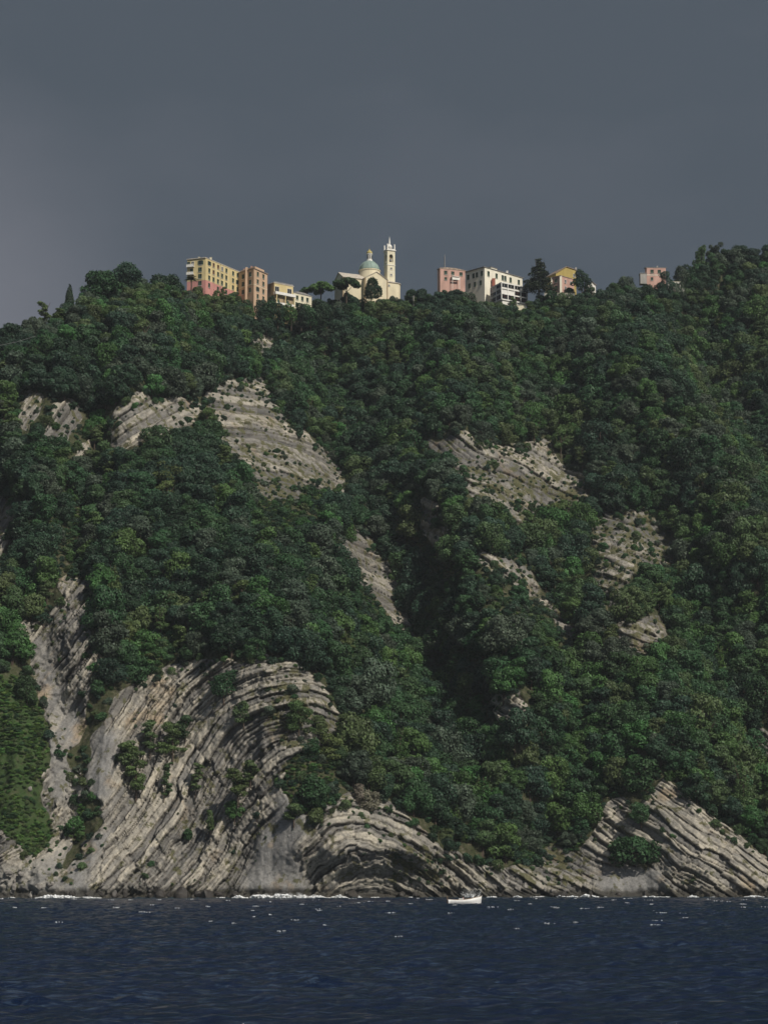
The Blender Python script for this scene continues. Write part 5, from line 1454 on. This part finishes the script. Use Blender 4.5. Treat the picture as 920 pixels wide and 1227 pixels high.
# ------------------------------------------------------------------ pines and bushes rooted in the cliff
CLIFF = [  # px, base row, width px, height px, kind, tone, label
    (163, 958, 36, 62, 'pine', 'pine', 'largest leaning pine rooted in the striped cliff by the dark cleft'),
    (151, 925, 30, 34, 'pine', 'olive', 'olive pine just above the large leaning cliff pine'), (180, 905, 24, 40, 'pine', 'olive', 'thin pine between the pale ribs near the cliff shoulder bushes'),
    (207, 910, 34, 42, 'pine', 'pine', 'pine hanging in the gap of the steep striped beds'), (222, 890, 26, 30, 'pine', 'mid', 'green bush at the top of the striped gap'),
    (196, 962, 16, 46, 'pine', 'olive', 'narrow pine in the cleft below the hanging pine'), (234, 955, 16, 38, 'pine', 'olive', 'slender pine on the smooth bed of the cliff'),
    (186, 802, 34, 18, 'pine', 'pine', 'flat topped yellowish pine at the upper edge of the arched cliff'), (268, 838, 34, 34, 'round', 'mid', 'dark bush on the ledge under the arched cliff top'),
    (292, 868, 22, 26, 'round', 'olive', 'round olive bush in the middle of the arched cliff'), (285, 960, 30, 36, 'pine', 'pine', 'pale pine at the top of the smooth grey slab'),
    (300, 940, 24, 26, 'pine', 'olive', 'olive pine leaning from the cliff above the pale slab pine'), (281, 982, 18, 22, 'round', 'bright', 'bright bush just below the pale slab pine'),
    (358, 884, 40, 40, 'pine', 'pine', 'broad cliff pine under the cliff shoulder'), (384, 882, 20, 26, 'round', 'olive', 'olive bush beside the broad cliff pine'),
    (374, 905, 22, 18, 'round', 'mid', 'small dark bush under the broad cliff pine'), (398, 915, 36, 32, 'pine', 'pine', 'yellowish pine at the foot of the cliff shoulder'),
    (425, 930, 34, 36, 'pine', 'olive', 'olive pine above the small rock arch'), (375, 975, 38, 44, 'round', 'mid', 'leafy tree above the top corner of the smooth grey slab'),
    (352, 985, 26, 20, 'pine', 'olive', 'dry bush on the slab edge above the surf'), (378, 990, 20, 22, 'round', 'olive', 'dull bush at the shoulder of the small rock arch'),
    (226, 1008, 12, 14, 'round', 'mid', 'tiny bush low on the steep striped beds'), (252, 1000, 10, 30, 'round', 'olive', 'narrow strip of bush beside the grey slab'),
    (760, 1033, 52, 25, 'round', 'mid', 'wide low bush on top of the massive shore block'), (768, 985, 26, 22, 'round', 'mid', 'bush in the notch of the pointed headland'),
    (548, 1008, 22, 44, 'cone', 'pine', 'yellowish conifer standing above the shore rocks beyond the arch'), (842, 957, 32, 56, 'cone', 'pine', 'bright conifer behind the slope of the pointed headland'),
    (890, 990, 40, 76, 'cone', 'pine', 'tallest bright conifer above the headland foot'), (818, 936, 22, 36, 'cone', 'pine', 'bright conifer nearest the tip of the pointed headland'),
    (604, 1030, 40, 42, 'round', 'bright', 'bright rounded tree at the wood edge over the rubble shore'), (32, 845, 26, 38, 'round', 'mid', 'round tree at the head of the green grass slope'),
    (442, 972, 28, 24, 'round', 'dry', 'bare greyish brown bush on top of the small rock arch'), (430, 965, 12, 26, 'round', 'dry', 'bare pale shrub beside the greyish brown bush'), (418, 648, 20, 34, 'cone', 'bright', 'fresh green conifer at the head of the midslope rock rib'),
    (90, 1000, 26, 18, 'round', 'bright', 'low green bush where the scree meets the tilted slab'), (500, 720, 40, 58, 'round', 'dark', 'large dark domed tree beside the midslope rock rib'),
    (305, 380+50, 20, 18, 'round', 'olive', 'bush beside the small top crag below the apartment blocks'), (200, 590, 44, 32, 'pine', 'pine', 'spreading yellowish pine in the wood below the upper layered cliff'),
]
for k, (px, base, w, h, kind, tone, lab) in enumerate(CLIFF):
    g = ground_px(px, base - 3)
    y = g.y - .3
    n = int(500 + 1.0 * w * h)
    nm = {'pine': 'cliff_pine', 'round': 'cliff_bush', 'cone': 'conifer_tree'}[kind]
    if kind == 'round' and h > 34: nm = 'broadleaf_tree'
    tree_px(nm, lab, {'cliff_pine': 'pine', 'cliff_bush': 'bush', 'conifer_tree': 'conifer', 'broadleaf_tree': 'tree'}[nm], px, base - h, base, w, y, kind, tone, 900 + k, min(int(n * 1.5), 4500), .22)

# ------------------------------------------------------------------ boulders at the waterline
def boulder_mesh(seed, flat):
    r = np.random.default_rng(seed); bm = bmesh.new(); bmesh.ops.create_icosphere(bm, subdivisions=2, radius=1)
    ax = r.normal(0, 1, (7, 3)); ax /= np.linalg.norm(ax, axis=1, keepdims=True); dd_ = r.uniform(.42, .8, 7)
    for v in bm.verts:
        p = np.array(v.co[:])
        for a, d in zip(ax, dd_):
            q = p @ a
            if q > d: p = p - a * (q - d) * .95
        v.co = p * np.array([1, .8, flat]) * (1 + r.uniform(-.05, .05))
    me = bpy.data.meshes.new('boulder'); bm.to_mesh(me); bm.free(); me.materials.append(BOULD); return me
BOULD = plaster('boulder_stone', (.24, .225, .205), .35, 1.1)
BDARK = plaster('boulder_wet', (.055, .05, .045), .3, 1.2, .5)
bml = [boulder_mesh(s, f) for s, f in ((1, .8), (2, .6), (3, .9), (4, .7), (5, .75))]
def boulder(px, row, size, k, label, wet=False, group=None):
    g = ground_px(px, row)
    o = link('boulder', bml[k % 5].copy() if wet else bml[k % 5], None, (g.x, g.y - size * .3, g.z - size * .1))
    if wet: o.data.materials[0] = BDARK
    o.scale = (size,) * 3; o.rotation_euler = (.2 * k, .3 * k, 1.7 * k)
    tag(o, label, 'boulder', group)
r = np.random.default_rng(12)
for k, px in enumerate(sorted(r.uniform(2, 66, 14), reverse=True)): boulder(px, r.uniform(1046, 1073), r.uniform(.4, 1.15), k, (ORD[k] or 'first ') + 'boulder from the scree end of the pile at the foot of the grass slope', group='boulders at the foot of the grass slope')
for k, py in enumerate(sorted(r.uniform(915, 958, 12))): boulder(r.uniform(76, 96), py, r.uniform(.3, .7), k, (ORD[k] or 'top') .strip() + ' pale rubble block counting down the lower scree gully', group='rubble blocks in the scree gully')
for k, px in enumerate(sorted(r.uniform(600, 690, 12))): boulder(px, r.uniform(1050, 1071), r.uniform(.4, 1.1), k, (ORD[k] or 'first ') + 'broken boulder from the white boat along the rubble shore', group='boulders on the rubble shore')
for px, s, lab in ((192, 2.0, 'dark wet rock at the foot of the tilted striped beds'), (222, 2.6, 'dark wet ledge rock below the steep striped beds'), (250, 2.2, 'dark wet rock nearest the foot of the smooth grey slab'),
                   (424, 2.6, 'rounded dark wet rock inside the small rock arch'), (672, 2.2, 'dark wet rock between the rubble shore and massive block'), (596, 1.0, 'dark wet skerry beyond the bow of the white boat')):
    boulder(px, 1072, s, int(px), lab, True)
boulder(88, 992, 1.3, 1, 'white block lying where the grass meets the scree'); boulder(38, 945, .8, 2, 'single white block lying on the green grass slope')

WETLM = [(110, 'the tilted slab'), (240, 'the steep striped beds'), (320, 'the smooth grey slab'), (440, 'the small rock arch'), (520, 'the shore left of the boat'), (640, 'the rubble shore'), (760, 'the massive block'), (860, 'the pointed headland')]
wc = Counter()
for k, px in enumerate(sorted(r.uniform(76, 915, 30))):
    nm = min(WETLM, key=lambda q: abs(q[0] - px))[1]; wc[nm] += 1
    boulder(px, 1071, r.uniform(.5, 1.5), k, f"{['first', 'second', 'third', 'fourth', 'fifth', 'sixth', 'seventh', 'eighth', 'ninth'][min(wc[nm] - 1, 8)]} small dark wet rock awash below {nm}", True, 'small wet rocks along the waterline')
# ------------------------------------------------------------------ the boat
bw = at_z(555.5, 1083.6, 0.0)
bl = 37.0 * bw.y / F
boat = tag(empty('fishing_boat', bw, R(4)), 'small white open fishing boat with high bow off the rocks', 'boat')
HULLW = plaster('hull_white', (.80, .80, .78), .05, 1.5, .4); WOOD = plaster('boat_wood', (.30, .19, .10), .2, 3, .6)
secs = []
nst = 15
for i in range(nst):
    t = i / (nst - 1); x = (t - .5) * bl
    beam = 1.02 * (math.sin(math.pi * min(1, .16 + .60 * t)) ** .8) * (1 if t < .6 else max(0.02, 1 - ((t - .6) / .4) ** 2.2))
    sheer = .72 + .2 * (1 - t) ** 2 + 1.5 * max(0, t - .25) ** 2
    keel = -.32 + .2 * max(0, t - .85) / .15
    secs.append((x + (.22 * max(0, t - .8) / .2), beam, sheer, keel))
V, Fc = [], []
prof_n = 9
for (x, b, s, k) in secs:
    for j in range(prof_n):
        a = -1 + 2 * j / (prof_n - 1); q = abs(a)
        V.append((x + (.25 * q ** 2 if x > bl * .4 else 0), math.copysign(b * min(1, (q * 1.25) ** .6), a) if q else 0, k + (s - k) * q ** 1.7))
for i in range(nst - 1):
    for j in range(prof_n - 1):
        a = i * prof_n + j; Fc.append((a, a + 1, a + prof_n + 1, a + prof_n))
Fc.append(tuple(range(prof_n)))
me = mesh_np('hull', V, Fc, [HULLW], True)
hull = link('hull', me, boat); sm = hull.modifiers.new('solid', 'SOLIDIFY'); sm.thickness = .05; sm.offset = 0
for sd in (0, prof_n - 1):
    MB().tube([(V[i * prof_n + sd][0], V[i * prof_n + sd][1], V[i * prof_n + sd][2] + .02) for i in range(nst)], .045, 6).build('gunwale', [WOOD], boat)
MB().box((0, 0, .12), (bl * .8, 1.1, .06)).build('deck', [WOOD], boat)
for x in (-1.6, .2): MB().box((x, 0, .38), (.28, 1.7, .05)).build('thwart', [WOOD], boat)
MB().box((-.55, 0, .72), (.9, .65, .7)).box((-.55, 0, 1.09), (.96, .7, .05)).build('engine_box', [HULLW], boat)
MB().lathe([(.16, .0), (.16, .5), (.12, .55)], 8, (-.1, .2, .75)).build('bucket', [WALL['salmon']], boat)
MB().tube([(-bl / 2 + .05, 0, -.2), (-bl / 2 - .08, 0, .6), (-bl / 2 - .2, 0, 1.55)], [.07, .06, .045], 6).build('stern_post', [WOOD], boat)
MB().box((-bl / 2 - .12, 0, .1), (.3, .06, .9)).build('rudder', [WOOD], boat)
MB().tube([(bl / 2 + .3, 0, .2), (bl / 2 + .5, 0, 1.8)], [.07, .05], 6).build('bow_post', [HULLW], boat)

# ------------------------------------------------------------------ sea haze
bm = bmesh.new(); bmesh.ops.create_cube(bm, size=1)
for v in bm.verts: v.co = Vector((v.co.x * 5200, v.co.y * 3400 + 980, (v.co.z + .5) * 285 - 6.5))
hm = bpy.data.meshes.new('haze'); bm.to_mesh(hm); bm.free()
haze_m = bpy.data.materials.new('haze'); haze_m.use_nodes = True; hn = haze_m.node_tree.nodes; hn.clear()
ho_ = N('ShaderNodeOutputMaterial', hn); pv = N('ShaderNodeVolumePrincipled', hn)
pv.inputs['Color'].default_value = (.80, .87, .95, 1); pv.inputs['Density'].default_value = 0.00006
haze_m.node_tree.links.new(pv.outputs[0], ho_.inputs['Volume'])
hm.materials.append(haze_m)
tag(link('haze', hm), 'thin sea haze paling the far hillside', kind='stuff')
